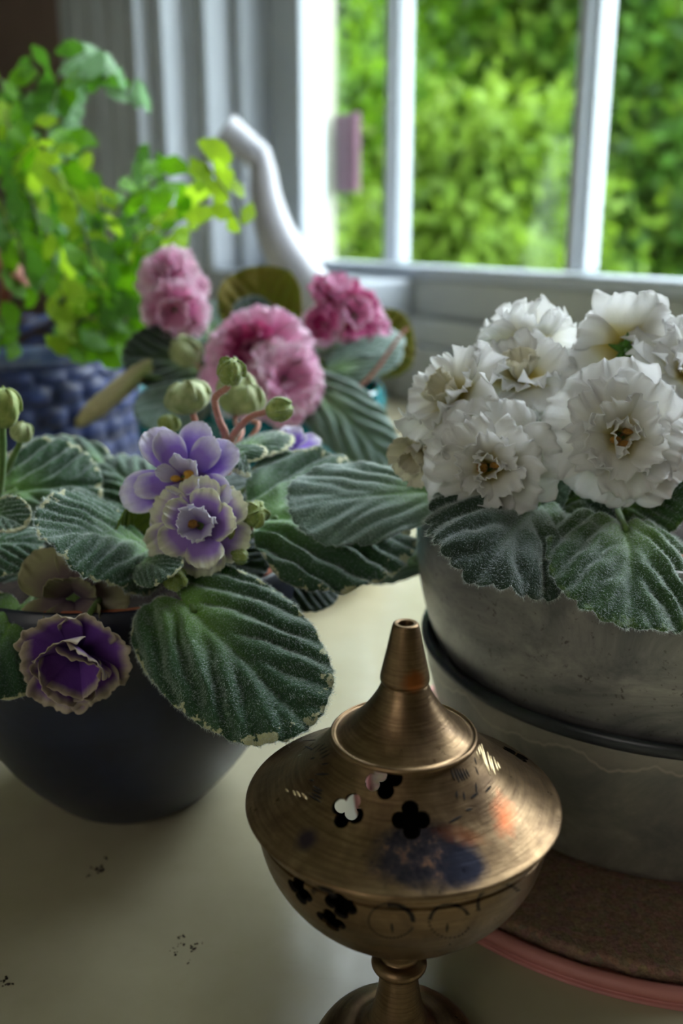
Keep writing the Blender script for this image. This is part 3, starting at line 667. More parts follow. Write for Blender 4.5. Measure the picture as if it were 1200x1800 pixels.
# ------------------------------------------------------------------ leaves, hairs, petals, buds
def leaf(plant, Bp, Tp, Nv, Wd, mat, under='leaf_under_y', bend=0., kl=0., kr=0., cord=.12, quilt=.05, nv=5, scal=0., nsc=26, ruf=.0, rk=7, curl=0., hair=0, hlen=.0013,
         seed=0, base_tint=1., asym=0., wide=.0, th=.0006, seg=110, rings=18, label=None, tip=0., petiole=None, name='leaf', edgek=1.0, hw=.00005):
    rs = np.random.RandomState(seed+100); B, T = np.array(Bp, float), np.array(Tp, float); Ln = np.linalg.norm(T-B); ax = (T-B)/Ln
    N = nrm(np.array(Nv, float) - ax*np.dot(Nv, ax)); Sd = np.cross(ax, N)
    ph = np.linspace(0, 2*math.pi, seg, endpoint=False)
    ox = Wd*np.sin(ph)*(1+wide*np.cos(ph)); oy = Ln*((1-np.cos(ph))/2)**.92
    cb = ((1+np.cos(ph))/2)**1.6; oy = oy - cord*Ln*np.abs(np.sin(ph))**.8*cb*2.0
    oy = oy + tip*Ln*np.exp(-((ph-math.pi)/.22)**2)
    sc = 1 + scal*(np.abs(np.sin(nsc*ph/2))**.7-.6) + .012*sn(np.cos(ph)*6, np.sin(ph)*6, seed)
    cx0, cy0 = 0, Ln*.10
    rho = np.concatenate([[0], np.repeat(np.linspace(0, 1, rings+1)[1:]**.9, seg)])
    X = np.concatenate([[0], (np.linspace(0, 1, rings+1)[1:]**.9)[:, None].dot((ox*sc)[None, :]).ravel()]) + cx0
    Yv = np.concatenate([[0], (np.linspace(0, 1, rings+1)[1:]**.9)[:, None].dot(((oy-cy0)*(1+(sc-1)*.6))[None, :]).ravel()]) + cy0
    xn = np.abs(X)/Wd; yn = Yv/Ln
    # quilted blade: rounded ridges between the sunken side veins, sunken midrib
    s = (yn - .72*xn - .10*xn**2 + .05*sn(X*95, Yv*95, seed))*nv*.92 + (X > 0)*.35
    ridge = (np.sqrt(np.sin(math.pi*s)**2+.05)-.2236)/.80
    fade = np.clip(xn*3.2, 0, 1)*np.clip((1.0-rho)*2.2+.45, 0, 1)
    h = quilt*Wd*(ridge-.5)*fade - quilt*Wd*.55*np.exp(-(xn/.07)**2)
    sub = np.sin(math.pi*s*3.1 + xn*9)*np.sin(xn*17+s*2)*2
    h = h + quilt*Wd*.08*sub*fade
    ang = np.concatenate([[0], np.tile(ph, rings)])
    h = h + ruf*Wd*np.sin(rk*ang+seed)*rho**3 - curl*Wd*np.clip(rho-.72, 0, 1)**1.5*6
    h = h + .03*Wd*sn(X*70, Yv*70, seed+1)
    # lateral curvature
    def lat(x, h):
        k = np.where(x < 0, kl, kr)/Wd; k = np.where(np.abs(k) < 1e-4, 1e-4, k)
        return np.sin(k*x)/k - np.sin(k*x)*h*0, (1-np.cos(k*x))/k + h
    lx, lz = lat(X, h)
    C1 = (B+T)/2 + N*bend*Ln*2*.5*2*.5
    v = np.clip(yn, -.0, 1.0); vv = v[:, None]
    Pt = B*(1-vv)**2 + 2*(C1)*(1-vv)*vv + T*vv**2
    dT = 2*(C1-B)*(1-vv) + 2*(T-C1)*vv; dTn = dT/np.linalg.norm(dT, axis=1)[:, None]
    ext = np.where(yn < 0, yn, np.where(yn > 1, yn-1, 0))[:, None]*Ln; Pt = Pt + dTn*ext
    nn = np.cross(Sd, dTn); nn /= np.linalg.norm(nn, axis=1)[:, None]
    V = Pt + Sd*lx[:, None] + nn*lz[:, None]
    Fc = [(0, 1+j, 1+(j+1) % seg) for j in range(seg)]
    for r in range(rings-1):
        a = 1+r*seg; b = a+seg
        Fc += [(a+j, b+j, b+(j+1) % seg, a+(j+1) % seg) for j in range(seg)]
    gl = np.exp(-(xn/.42)**2 - ((yn-.06)/.30)**2)*.9 + np.exp(-(xn/.03)**2)*np.clip(.7-yn*.9, 0, 1)*.7  # mask for the blade's own pigment round its base and along the midrib
    gl = np.clip(gl*base_tint*1.15, 0, 1)
    # orientation: make face normals agree with N
    f0 = Fc[seg*3]; nf = np.cross(V[f0[1]]-V[f0[0]], V[f0[2]]-V[f0[0]])
    loc = rel(plant)
    if np.dot(nf, nn[f0[0]]) < 0: Fc = [f[::-1] for f in Fc]
    mats = [M[mat], M[under]]
    o = obj(name, V-loc, Fc, mats, plant, attrs={'rho': rho*edgek, 'ridge': ridge, 'base_tint': gl})
    md = o.modifiers.new('thickness', 'SOLIDIFY'); md.thickness = th; md.offset = -1; md.material_offset = 1; md.material_offset_rim = 0
    if label: o['label'] = label
    if petiole is not None:
        pts = [B + dTn[0]*Ln*.12 - N*.0008] + [np.array(q, float) for q in petiole]
        v_, f_ = tube_geo(smooth_path(pts, 6), [.0011, .0015, .0019], 8); obj('petiole', v_-loc, f_, M['stem_green'], plant)
    if hair:
        Fa = np.array([f[:3] for f in Fc[seg:]]); cen = V[Fa].mean(1); e1 = V[Fa[:, 1]]-V[Fa[:, 0]]; e2 = V[Fa[:, 2]]-V[Fa[:, 0]]; nr = np.cross(e1, e2); ar = np.linalg.norm(nr, axis=1); nr /= ar[:, None]
        pi = rs.choice(len(Fa), hair, p=ar/ar.sum()); base = V[Fa[pi, 0]] + rs.uniform(0, 1, (hair, 1))*e1[pi] + rs.uniform(0, 1, (hair, 1))*e2[pi]
        d = nr[pi]*.75 + rs.normal(0, .2, (hair, 3)) + dTn[Fa[pi, 0]]*.55; ln = hlen*rs.uniform(.5, 1.15, hair)
        # denser, outward-pointing fringe round the rim
        ne = hair//9; ei = rs.randint(0, seg, ne); st = 1+(rings-1)*seg; fr = rs.uniform(0, 1, (ne, 1)); eb = V[st+ei]*(1-fr) + V[st+(ei+1) % seg]*fr
        ed = eb - V[st-3*seg+ei]; ed /= np.linalg.norm(ed, axis=1)[:, None]+1e-9
        base = np.vstack([base, eb]); d = np.vstack([d, ed + rs.normal(0, .35, (ne, 3)) + nn[st+ei]*.2]); ln = np.concatenate([ln, hlen*rs.uniform(.6, 1.3, ne)])
        d /= np.linalg.norm(d, axis=1)[:, None]; sd = np.cross(d, rs.normal(0, 1, d.shape)); sd /= np.linalg.norm(sd, axis=1)[:, None]
        q = base - loc; tip_ = q + d*ln[:, None] + rs.normal(0, .00012, q.shape); n_ = len(q); HV = np.stack([q+sd*hw, q-sd*hw, tip_], 1).reshape(-1, 3)
        ho = obj('leaf_hair', HV, np.arange(3*n_).reshape(-1, 3), M['hair'], o, smooth=False); ho['kind'] = 'stuff'
    return o

def petal_geo(Ln, Wd, frill=.1, cup=.2, curl=.3, seed=0, jag=.02, nu=30, nvv=14, tipx=.15, point=0., ff=5, base=.28):
    rs = np.random.RandomState(seed); u = np.linspace(-1, 1, nu+1); v = np.linspace(0, 1, nvv+1); Ug, Vg = np.meshgrid(u, v)
    w = base + (1-base)*np.sin(np.clip(Vg*1.25, 0, 1)*math.pi/2)**1.1; w = w*(1-point*Vg**3)
    rim = 1 - tipx*np.abs(Ug)**2.4 + jag*(np.sin(Ug*9+rs.uniform(0, 6)) + .8*np.sin(Ug*17+rs.uniform(0, 6)) + .5*np.sin(Ug*31+rs.uniform(0, 6)))
    y = Ln*Vg*(1+(rim-1)*Vg**2); x = Wd*w*Ug*(1-.10*Vg**6)
    p1, p2, p3 = rs.uniform(0, 6.28, 3)
    z = Ln*(curl*Vg**2.2*-.5 + cup*(Ug**2)*Vg*.5)
    fr = Vg**3.6*.85 + Vg*np.abs(Ug)**5*.30
    z = z + Ln*frill*fr*(np.sin(Ug*ff*.8+p1)*.8 + .5*np.sin(Ug*ff*2.1+p2+Vg*2) + .4*np.sin(Ug*ff*4.0+p3)*Vg**4)
    x = x + Wd*frill*.3*fr*np.cos(Ug*ff*2+p2)
    z = z + Ln*.03*np.cos(Ug*3+p3)*Vg
    V = np.stack([x, y, z], -1).reshape(-1, 3); k = nu+1
    Fc = [(i*k+j, i*k+j+1, (i+1)*k+j+1, (i+1)*k+j) for i in range(nvv) for j in range(nu)]
    pe = np.maximum(Vg, np.abs(Ug)*np.clip(Vg*1.6, 0, 1)).ravel(); return V, Fc, pe, Vg.ravel()
def basis(f, up=(0, 0, 1)):
    f = nrm(f); x = np.cross(up, f)
    if np.linalg.norm(x) < 1e-3: x = np.cross((0, 1, 0), f)
    x = nrm(x); return np.stack([x, np.cross(f, x), f], 1)
def flower(plant, cen, face, R, rings, mats, seed, stalk=None, stamens=2, anth='anther', calyx=False, label=None, spin=0., bright=None, squash=None, name='flower', cr=.16):
    rs = np.random.RandomState(seed); cen = np.array(cen, float); loc = rel(plant); Bm = basis(face)
    # the flower itself: calyx cup, throat and stalk in one mesh
    mb = MB(); v, f = lathe([(0, -.30*R*cr*3), (cr*R*.8, -.22*R*cr*3), (cr*R, -.05*R), (cr*R*.9, .03*R), (0, .02*R)], 14); mb.add((Bm @ v.T).T + cen, f)
    if calyx:
        for i in range(5):
            a = i*2*math.pi/5+spin; dr = np.array([math.cos(a), math.sin(a), 0]); pts = [dr*R*.03+(0, 0, -.16*R), dr*R*.20+(0, 0, -.17*R), dr*R*.38+(0, 0, -.13*R)]
            mb.tube((Bm @ smooth_path(pts, 5).T).T + cen, [R*.075, R*.07, R*.012], 8)
    if stalk is not None:
        pts = [cen - Bm[:, 2]*R*.15, cen - Bm[:, 2]*R*.45] + [np.array(q, float) for q in stalk]
        mb.tube(smooth_path(pts, 6), [.0009, .0011, .0012], 8)
    fo = mb.build(name, M['calyx'] if calyx else M['stem_green'], plant); V0 = fo.data
    V0.vertices.foreach_set('co', (np.array([vv.co[:] for vv in V0.vertices]) - loc).ravel())
    if label: fo['label'] = label
    for ri, (n, lf, el, wf, frill, curl, off) in enumerate(rings):
        m = mats[min(ri, len(mats)-1)]
        for i in range(n):
            a = 2*math.pi*(i+off)/n + spin + rs.normal(0, .10); e = math.radians(el + rs.normal(0, 5)); Lp = R*lf*rs.uniform(.9, 1.1)
            V, Fc, pe, pv = petal_geo(Lp, Lp*wf*rs.uniform(.9, 1.1), frill, rs.uniform(.1, .35), curl, rs.randint(1 << 30), jag=.018 if frill > .05 else .006, point=0 if frill > .05 else .15, ff=rs.uniform(4.5, 6.5))
            Rz = np.array([[math.cos(a-math.pi/2), -math.sin(a-math.pi/2), 0], [math.sin(a-math.pi/2), math.cos(a-math.pi/2), 0], [0, 0, 1]])
            Rx = np.array([[1, 0, 0], [0, math.cos(e), -math.sin(e)], [0, math.sin(e), math.cos(e)]])
            tw = rs.normal(0, .12); Ry = np.array([[math.cos(tw), 0, math.sin(tw)], [0, 1, 0], [-math.sin(tw), 0, math.cos(tw)]])
            V = (Rz @ Rx @ Ry @ V.T).T; V += Rz @ np.array([0, cr*R*.45, 0]) + (0, 0, .02*R*ri)
            if squash is not None: V = V*np.array(squash)
            V = (Bm @ V.T).T + cen
            o = obj('petal', V-loc, Fc, M[m], fo, attrs={'pe': pe, 'pv': pv})
            md = o.modifiers.new('thickness', 'SOLIDIFY'); md.thickness = .00022; md.offset = 0
    for i in range(stamens):
        a = rs.uniform(0, 6.28); d = np.array([math.cos(a)*.09*R, math.sin(a)*.09*R, .0]); tp = d*1.3+(0, 0, R*.22); mb = MB()
        mb.tube((Bm @ smooth_path([d*.2, d*.8+(0, 0, R*.1), tp], 4).T).T + cen, [R*.02, R*.025], 6)
        v, f = lathe([(0, -.062*R), (.050*R, -.03*R), (.062*R, 0), (.050*R, .03*R), (0, .062*R)], 10); v = v*(1.5, 1, .9); mb.add((Bm @ (v+tp).T).T + cen, f)
        so = mb.build('stamen', M[anth], fo); me = so.data; me.vertices.foreach_set('co', (np.array([vv.co[:] for vv in me.vertices]) - loc).ravel())
    return fo
def bud(plant, cen, axis, r, stalk=None, mat='bud', elong=1.25, seed=0, stem='stem_pink', sr=.0011, name='flower_bud', label=None, open_=.0):
    rs = np.random.RandomState(seed); loc = rel(plant); Bm = basis(axis); mb = MB(); seg, rg = 40, 18
    V = []; 
    for i in range(rg+1):
        t = i/rg*math.pi
        for j in range(seg):
            a = j*2*math.pi/seg; tw = a + .5*i/rg
            rr = r*math.sin(t)**.85*(1+.13*math.cos(5*tw)*(math.sin(t)) + .04*math.cos(13*tw+seed)*math.sin(t)) * (1+open_*(i/rg)**2)
            V.append((rr*math.cos(a), rr*math.sin(a), -r*elong*math.cos(t)+r*elong*.9))
    Fc = [(i*seg+j, i*seg+(j+1) % seg, (i+1)*seg+(j+1) % seg, (i+1)*seg+j) for i in range(rg) for j in range(seg)]
    mb.add((Bm @ np.array(V).T).T + cen, Fc, 0)
    for i in range(5):      # sepal tips folding over the bud
        a = i*2*math.pi/5+.4; pts = []
        for t in np.linspace(.5, 1.0, 6):
            th = t*math.pi*.93; q = r*1.05*math.sin(th)**.85; pts.append((q*math.cos(a+t*.5), q*math.sin(a+t*.5), -r*elong*math.cos(th)*1.04+r*elong*.9))
        mb.tube((Bm @ smooth_path(pts, 3).T).T + cen, [r*.16, r*.22, r*.10], 8, 0, flat=.5)
    if stalk is not None:
        pts = [cen + Bm[:, 2]*r*.2, cen - Bm[:, 2]*r*.5] + [np.array(q, float) for q in stalk]
        mb.tube(smooth_path(pts, 7), [sr*.9, sr, sr*1.25], 10, 1)
    o = mb.build(name, [M[mat], M[stem]], plant); me = o.data; me.vertices.foreach_set('co', (np.array([v.co[:] for v in me.vertices]) - loc).ravel())
    if label: o['label'] = label
    return o
def fuzz(o, n, hlen, seed=0, hw=.00005):
    "fine hairs all over a bud or stalk mesh"
    rs = np.random.RandomState(seed); me = o.data; V = np.array([v.co[:] for v in me.vertices]); Fa = np.array([p.vertices[:3] for p in me.polygons])
    e1 = V[Fa[:, 1]]-V[Fa[:, 0]]; e2 = V[Fa[:, 2]]-V[Fa[:, 0]]; nr = np.cross(e1, e2); ar = np.linalg.norm(nr, axis=1); nr /= ar[:, None]+1e-15
    pi = rs.choice(len(Fa), n, p=ar/ar.sum()); b = V[Fa[pi, 0]] + rs.uniform(0, 1, (n, 1))*e1[pi] + rs.uniform(0, 1, (n, 1))*e2[pi]
    d = nr[pi] + rs.normal(0, .3, (n, 3)); d /= np.linalg.norm(d, axis=1)[:, None]; sd = np.cross(d, rs.normal(0, 1, d.shape)); sd /= np.linalg.norm(sd, axis=1)[:, None]
    HV = np.stack([b+sd*hw, b-sd*hw, b+d*hlen*rs.uniform(.5, 1.1, (n, 1))], 1).reshape(-1, 3)
    h = obj('fine_hair', HV, np.arange(3*n).reshape(-1, 3), M['hair'], o, smooth=False); h['kind'] = 'stuff'

# ------------------------------------------------------------------ the violet in the navy bowl
lv = thing('african_violet', (BX, BY, .1096), 'african violet with lilac double flowers and cream-edged leaves growing in the navy bowl', 'plant')
cL = np.array([BX+.012, BY-.004, .112])
def pl(x, y, Y): return P(x, y, Y)
# broad leaf hanging over the front of the bowl
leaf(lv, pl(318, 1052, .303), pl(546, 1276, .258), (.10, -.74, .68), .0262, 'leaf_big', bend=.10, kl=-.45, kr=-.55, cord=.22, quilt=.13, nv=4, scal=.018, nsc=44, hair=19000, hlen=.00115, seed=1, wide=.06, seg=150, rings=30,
     petiole=[pl(318, 1020, .325), cL], ruf=.015, base_tint=.85)
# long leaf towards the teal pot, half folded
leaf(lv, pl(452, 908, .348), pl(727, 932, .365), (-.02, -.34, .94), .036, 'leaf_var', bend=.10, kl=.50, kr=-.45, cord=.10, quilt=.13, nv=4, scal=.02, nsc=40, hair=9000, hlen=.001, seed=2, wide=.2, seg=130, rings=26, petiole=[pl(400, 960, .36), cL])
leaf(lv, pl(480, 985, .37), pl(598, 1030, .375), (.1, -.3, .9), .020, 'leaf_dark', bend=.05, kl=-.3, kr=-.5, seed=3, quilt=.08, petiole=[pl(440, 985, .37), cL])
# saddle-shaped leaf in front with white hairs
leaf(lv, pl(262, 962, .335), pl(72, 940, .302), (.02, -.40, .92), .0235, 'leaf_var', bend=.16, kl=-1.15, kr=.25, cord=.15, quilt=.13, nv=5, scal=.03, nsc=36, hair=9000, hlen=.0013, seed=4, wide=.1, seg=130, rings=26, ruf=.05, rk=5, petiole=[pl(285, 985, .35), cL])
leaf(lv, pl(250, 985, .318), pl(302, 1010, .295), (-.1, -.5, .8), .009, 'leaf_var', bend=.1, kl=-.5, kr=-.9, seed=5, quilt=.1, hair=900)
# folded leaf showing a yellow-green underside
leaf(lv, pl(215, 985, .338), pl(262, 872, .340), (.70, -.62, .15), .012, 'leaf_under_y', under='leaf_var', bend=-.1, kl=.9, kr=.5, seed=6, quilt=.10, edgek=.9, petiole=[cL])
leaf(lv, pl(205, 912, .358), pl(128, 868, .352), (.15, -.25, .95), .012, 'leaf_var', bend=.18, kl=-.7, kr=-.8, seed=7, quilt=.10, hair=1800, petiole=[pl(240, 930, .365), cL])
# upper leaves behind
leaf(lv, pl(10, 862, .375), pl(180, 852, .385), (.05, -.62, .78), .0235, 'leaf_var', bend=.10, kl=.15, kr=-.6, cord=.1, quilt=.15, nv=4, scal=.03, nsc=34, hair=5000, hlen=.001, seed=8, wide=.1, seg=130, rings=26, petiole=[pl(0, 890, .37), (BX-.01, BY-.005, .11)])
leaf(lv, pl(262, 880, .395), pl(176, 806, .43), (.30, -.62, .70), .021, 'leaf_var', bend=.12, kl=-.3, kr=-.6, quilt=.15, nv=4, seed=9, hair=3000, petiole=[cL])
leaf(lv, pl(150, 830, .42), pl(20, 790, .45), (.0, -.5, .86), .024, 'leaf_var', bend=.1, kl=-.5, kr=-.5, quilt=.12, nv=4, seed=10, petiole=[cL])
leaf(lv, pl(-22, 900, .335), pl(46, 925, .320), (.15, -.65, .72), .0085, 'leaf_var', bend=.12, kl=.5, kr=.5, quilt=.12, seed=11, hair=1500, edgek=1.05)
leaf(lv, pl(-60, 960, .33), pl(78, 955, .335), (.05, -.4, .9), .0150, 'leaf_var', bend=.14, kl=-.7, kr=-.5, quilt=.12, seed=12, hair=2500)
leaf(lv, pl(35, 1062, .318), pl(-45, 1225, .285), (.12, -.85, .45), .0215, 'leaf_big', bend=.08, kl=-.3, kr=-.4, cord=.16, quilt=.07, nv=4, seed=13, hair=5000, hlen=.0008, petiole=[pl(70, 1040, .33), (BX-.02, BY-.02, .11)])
# dim leaves filling the crown under the flowers
for i, (a, b, n, w) in enumerate(((pl(270, 985, .36), pl(150, 1000, .345), (0, -.5, .85), .016), (pl(330, 980, .36), pl(470, 1000, .35), (0, -.5, .85), .016), (pl(60, 1000, .36), pl(20, 1060, .345), (.1, -.7, .7), .014),
                                  (pl(180, 960, .38), pl(90, 900, .40), (0, -.5, .85), .02), (pl(340, 900, .39), pl(420, 820, .42), (0, -.5, .86), .020), (pl(300, 900, .37), pl(240, 1000, .35), (0, -.5, .85), .013))):
    leaf(lv, a, b, n, w, 'leaf_dark', bend=.1, kl=-.4, kr=-.4, quilt=.1, seed=20+i, seg=70, rings=12)
leaf(lv, pl(425, 790, .375), pl(508, 762, .395), (-.1, -.35, .93), .0105, 'leaf_var', bend=.15, kl=-.8, kr=-.6, quilt=.12, seed=30, hair=1200, edgek=1.08)
leaf(lv, pl(405, 785, .35), pl(432, 838, .335), (.55, -.80, .1), .0065, 'leaf_var', bend=.25, kl=-1.6, kr=-1.4, quilt=.2, seed=31, hair=900, edgek=1.1, label='small curled new leaf streaked cream')
leaf(lv, pl(390, 800, .352), pl(470, 790, .36), (0, -.5, .85), .006, 'leaf_var', bend=.15, kl=-.8, kr=-.6, quilt=.12, seed=32, edgek=1.1)
# flowers
RL = [(5, .98, 8, .40, .035, .25, 0), (5, .86, 26, .34, .035, .15, .5), (4, .52, 52, .34, .04, -.2, .2)]
flower(lv, pl(326, 842, .330), (-.08, -.92, .40), .0212, [(6, .98, 10, .37, .03, .2, 0), (5, .86, 24, .33, .03, .1, .5), (5, .52, 44, .34, .05, -.4, .2)], ['p_lilac', 'p_lilac', 'p_inner'], 3, [pl(330, 900, .35), cL], 3, label='upper lilac flower with pointed petals', spin=.35)
flower(lv, pl(352, 925, .318), (-.02, -.93, .34), .0182, [(6, .98, 4, .48, .055, .1, 0), (5, .80, 30, .46, .05, -.1, .5), (4, .60, 52, .50, .09, -.5, .3)], ['p_lilac_w', 'p_lilac_w', 'p_inner'], 8, [pl(345, 960, .34), cL], 3, 'anther_dark', label='lower lilac flower with ruffled greenish white edges', spin=.6)
flower(lv, pl(338, 965, .326), (0, -.75, -.3), .0140, [(5, 1, 8, .5, .05, .2, 0)], ['p_ivory'], 12, None, 0, label='creamy petals under the lower lilac flower')
flower(lv, pl(134, 1150, .298), (.10, -.95, -.12), .0170, [(6, 1.02, 12, .62, .07, -.2, 0), (4, .92, 40, .66, .05, -.5, .4), (2, .74, 56, .85, .06, -.5, .25)], ['p_purple', 'p_purple', 'p_purple'], 21, [pl(170, 1060, .315), cL], 0, label='drooping deep purple flower with pale edges')
flower(lv, pl(130, 1050, .318), (.10, -.70, .10), .0190, [(5, 1.0, 10, .55, .05, .3, 0), (4, .7, 40, .45, .05, -.2, .5)], ['p_spent', 'p_spent'], 25, [cL], 0, label='shaded faded flower of brownish cream')
flower(lv, pl(512, 790, .40), (.1, -.3, .9), .0120, [(5, 1, 20, .45, .03, .1, 0), (4, .7, 45, .4, .03, 0, .5)], ['p_lilac', 'p_lilac'], 27, [cL], 0, label='lilac flower half hidden behind the cream-streaked leaf')
# buds
sx = pl(398, 775, .348)
b1 = bud(lv, pl(401, 672, .340), (.25, -.35, .85), .0046, [pl(378, 700, .343), pl(384, 735, .347), pl(397, 770, .350), pl(400, 830, .36)], elong=1.05, seed=1, sr=.00125, label='tall bud on a pink stalk'); fuzz(b1, 1600, .0008, 1)
b2 = bud(lv, pl(470, 724, .345), (.95, -.15, .25), .0042, [pl(440, 733, .347), pl(415, 758, .349), pl(400, 785, .352)], elong=1.15, seed=2, sr=.00115, label='side bud on a pink stalk'); fuzz(b2, 1300, .0008, 2)
b3 = bud(lv, pl(338, 724, .385), (-.25, .05, .95), .0086, [pl(347, 750, .385), pl(352, 790, .38), pl(350, 830, .37)], mat='bud_pale', elong=.75, seed=3, sr=.0014, open_=.15, label='large pale bud half opened'); 
bud(lv, pl(300, 760, .39), (-.1, .1, .9), .0042, [pl(312, 790, .385), pl(320, 830, .37)], mat='bud', elong=.9, seed=4, sr=.001)
bud(lv, pl(442, 726, .40), (-.1, .1, .9), .0060, [pl(440, 770, .39), cL], mat='bud_pale', elong=1.0, seed=5, sr=.001)
bud(lv, pl(415, 726, .42), (.1, .1, .9), .0085, [pl(415, 780, .40), cL], mat='bud_pale', elong=1.1, seed=6, sr=.001)
b4 = bud(lv, pl(436, 912, .325), (.55, -.55, .55), .0047, [pl(415, 935, .33), pl(400, 975, .34)], mat='bud', elong=.95, seed=7, stem='stem_green', sr=.0009); fuzz(b4, 900, .0007, 4)
b5 = bud(lv, pl(405, 975, .318), (.9, -.4, -.05), .0026, [pl(395, 985, .33)], mat='bud', elong=1.3, seed=8, stem='stem_green', sr=.0009); fuzz(b5, 500, .0006, 5)
bud(lv, pl(395, 940, .322), (.4, -.6, .4), .0026, [pl(390, 970, .33)], mat='bud', elong=1.4, seed=9, stem='stem_green', sr=.0009)
b6 = bud(lv, pl(310, 1030, .305), (.0, -.5, .85), .0039, [pl(335, 1065, .31), pl(330, 1050, .32)], mat='bud', elong=1.0, seed=10, stem='stem_green', sr=.0009); fuzz(b6, 800, .0007, 6)
bud(lv, pl(360, 990, .318), (-.5, -.5, .5), .0030, [cL], mat='bud', elong=1.4, seed=11, stem='stem_green', sr=.0009)
b7 = bud(lv, pl(4, 748, .35), (.15, -.1, 1), .0062, [pl(4, 790, .352), pl(0, 850, .355), pl(-20, 950, .36)], mat='bud', elong=1.2, seed=12, stem='stem_green', sr=.0016, open_=.1)
bud(lv, pl(35, 775, .37), (.3, -.1, .8), .0040, [pl(10, 830, .37)], mat='bud_pale', elong=1.0, seed=13, stem='stem_green', sr=.0011)

# ------------------------------------------------------------------ the white violet in the grey pots
wv = thing('african_violet', (GX, GY, zu+.0800), 'african violet with ruffled white flowers growing in the marbled grey pot', 'plant')
cW = np.array([GX-.01, GY-.02, zu+.083])
leaf(wv, pl(950, 880, .325), pl(838, 1010, .276), (-.05, -.72, .72), .0305, 'leaf_dark', bend=.16, kl=-.40, kr=-.40, cord=.20, quilt=.11, nv=4, scal=.07, nsc=30, hair=16000, hlen=.0014, seed=40, wide=.15, seg=150, rings=30, ruf=.05, rk=7, curl=.10, petiole=[pl(985, 850, .345), cW])
leaf(wv, pl(1098, 915, .308), pl(1112, 1102, .262), (.02, -.80, .62), .0262, 'leaf_green', bend=.16, kl=-.45, kr=-.45, cord=.18, quilt=.13, nv=4, scal=.06, nsc=28, hair=14000, hlen=.0013, seed=41, wide=-.05, seg=150, rings=30, petiole=[pl(1090, 890, .33), cW], ruf=.02)
leaf(wv, pl(778, 862, .350), pl(508, 893, .333), (-.02, -.62, .78), .0185, 'leaf_grey', bend=.07, kl=-.25, kr=-.30, cord=.06, quilt=.07, nv=4.5, scal=.04, nsc=40, hair=9000, hlen=.0011, seed=42, wide=-.28, seg=140, rings=26, ruf=.06, rk=11, petiole=[pl(830, 870, .355), cW])
leaf(wv, pl(742, 985, .41), pl(648, 1000, .44), (-.15, -.55, .80), .0125, 'leaf_grey', bend=.14, kl=-.5, kr=-.5, quilt=.12, seed=43, petiole=[pl(790, 930, .37), cW])
leaf(wv, pl(980, 890, .34), pl(1090, 860, .33), (.0, -.6, .8), .018, 'leaf_dark', bend=.1, kl=-.3, kr=-.6, quilt=.1, seed=44, hair=3000, petiole=[cW])
leaf(wv, pl(1080, 885, .335), pl(1215, 870, .32), (.0, -.7, .7), .016, 'leaf_green', bend=.1, kl=-.3, kr=-.6, quilt=.12, seed=45, hair=2500, scal=.05, petiole=[cW])
leaf(wv, pl(940, 870, .35), pl(985, 740, .375), (-.3, -.85, .3), .0095, 'leaf_bright', bend=.1, kl=.4, kr=.3, quilt=.12, seed=46, scal=.09, nsc=24, petiole=[cW])
leaf(wv, pl(905, 880, .345), pl(1000, 850, .335), (-.1, -.6, .7), .012, 'leaf_grey', bend=.1, kl=-.3, kr=-.6, quilt=.1, seed=47, hair=2000)
leaf(wv, pl(1000, 860, .37), pl(950, 790, .40), (0, -.7, .6), .020, 'leaf_bright', bend=.1, seed=48, quilt=.12, petiole=[cW])
for i, (a, b, n, w) in enumerate(((pl(900, 880, .37), pl(800, 880, .36), (0, -.6, .8), .02), (pl(1100, 880, .38), pl(1200, 840, .38), (0, -.6, .8), .026), (pl(1020, 880, .40), pl(1000, 780, .44), (0, -.6, .8), .026), (pl(960, 860, .42), pl(850, 800, .45), (0, -.5, .85), .026))):
    leaf(wv, a, b, n, w, 'leaf_dark', bend=.1, kl=-.3, kr=-.4, quilt=.1, seed=50+i, seg=70, rings=12)
RW = [(5, 1.06, 6, .66, .15, .3, 0), (5, .90, 26, .64, .17, .3, .5), (5, .68, 46, .62, .17, .05, .2), (3, .46, 66, .7, .18, -.4, .4)]
flower(wv, pl(858, 822, .318), (-.12, -.95, .22), .0200, RW, ['p_white'], 31, [pl(880, 860, .335), cW], 3, 'anther_dark', label='front white flower beside the big silvery leaf', spin=.2)
flower(wv, pl(1088, 768, .318), (-.05, -.95, .22), .0218, RW, ['p_white'], 33, [pl(1080, 830, .34), cW], 4, 'anther_dark', label='largest white flower with an ochre centre', spin=.5)
flower(wv, pl(1096, 610, .352), (.02, .90, .26), .0172, [(5, 1.05, 4, .66, .15, .1, 0), (5, .95, 20, .6, .17, .05, .5)], ['p_white'], 35, [pl(1080, 700, .36), cW], 0, calyx=True, label='white flower seen from behind with green star calyx', spin=.3)
flower(wv, pl(915, 668, .350), (-.12, -.40, .90), .0200, [(5, 1.0, 8, .60, .16, .2, 0), (5, .80, 32, .58, .17, .1, .5), (4, .55, 58, .56, .12, -.3, .2)], ['p_white', 'p_white', 'p_ivory'], 37, [pl(940, 760, .36), cW], 2, 'anther_dark', label='upward-facing white flower with tan centre', spin=.1)
flower(wv, pl(800, 705, .340), (-.62, -.32, .62), .0190, [(5, 1.05, 12, .58, .18, .2, 0), (5, .88, 34, .54, .18, .1, .5), (3, .6, 60, .5, .12, -.3, .2)], ['p_white', 'p_white', 'p_ivory'], 39, [pl(850, 790, .35), cW], 0, label='white flower in profile over the silvery leaf', spin=.9)
flower(wv, pl(925, 610, .375), (.10, .45, .80), .0180, [(5, 1.05, 18, .54, .2, .1, 0), (5, .95, 44, .5, .2, -.1, .5)], ['p_white'], 41, [pl(935, 700, .37), cW], 0, calyx=True, label='topmost small white flower with ragged edges', spin=.4)
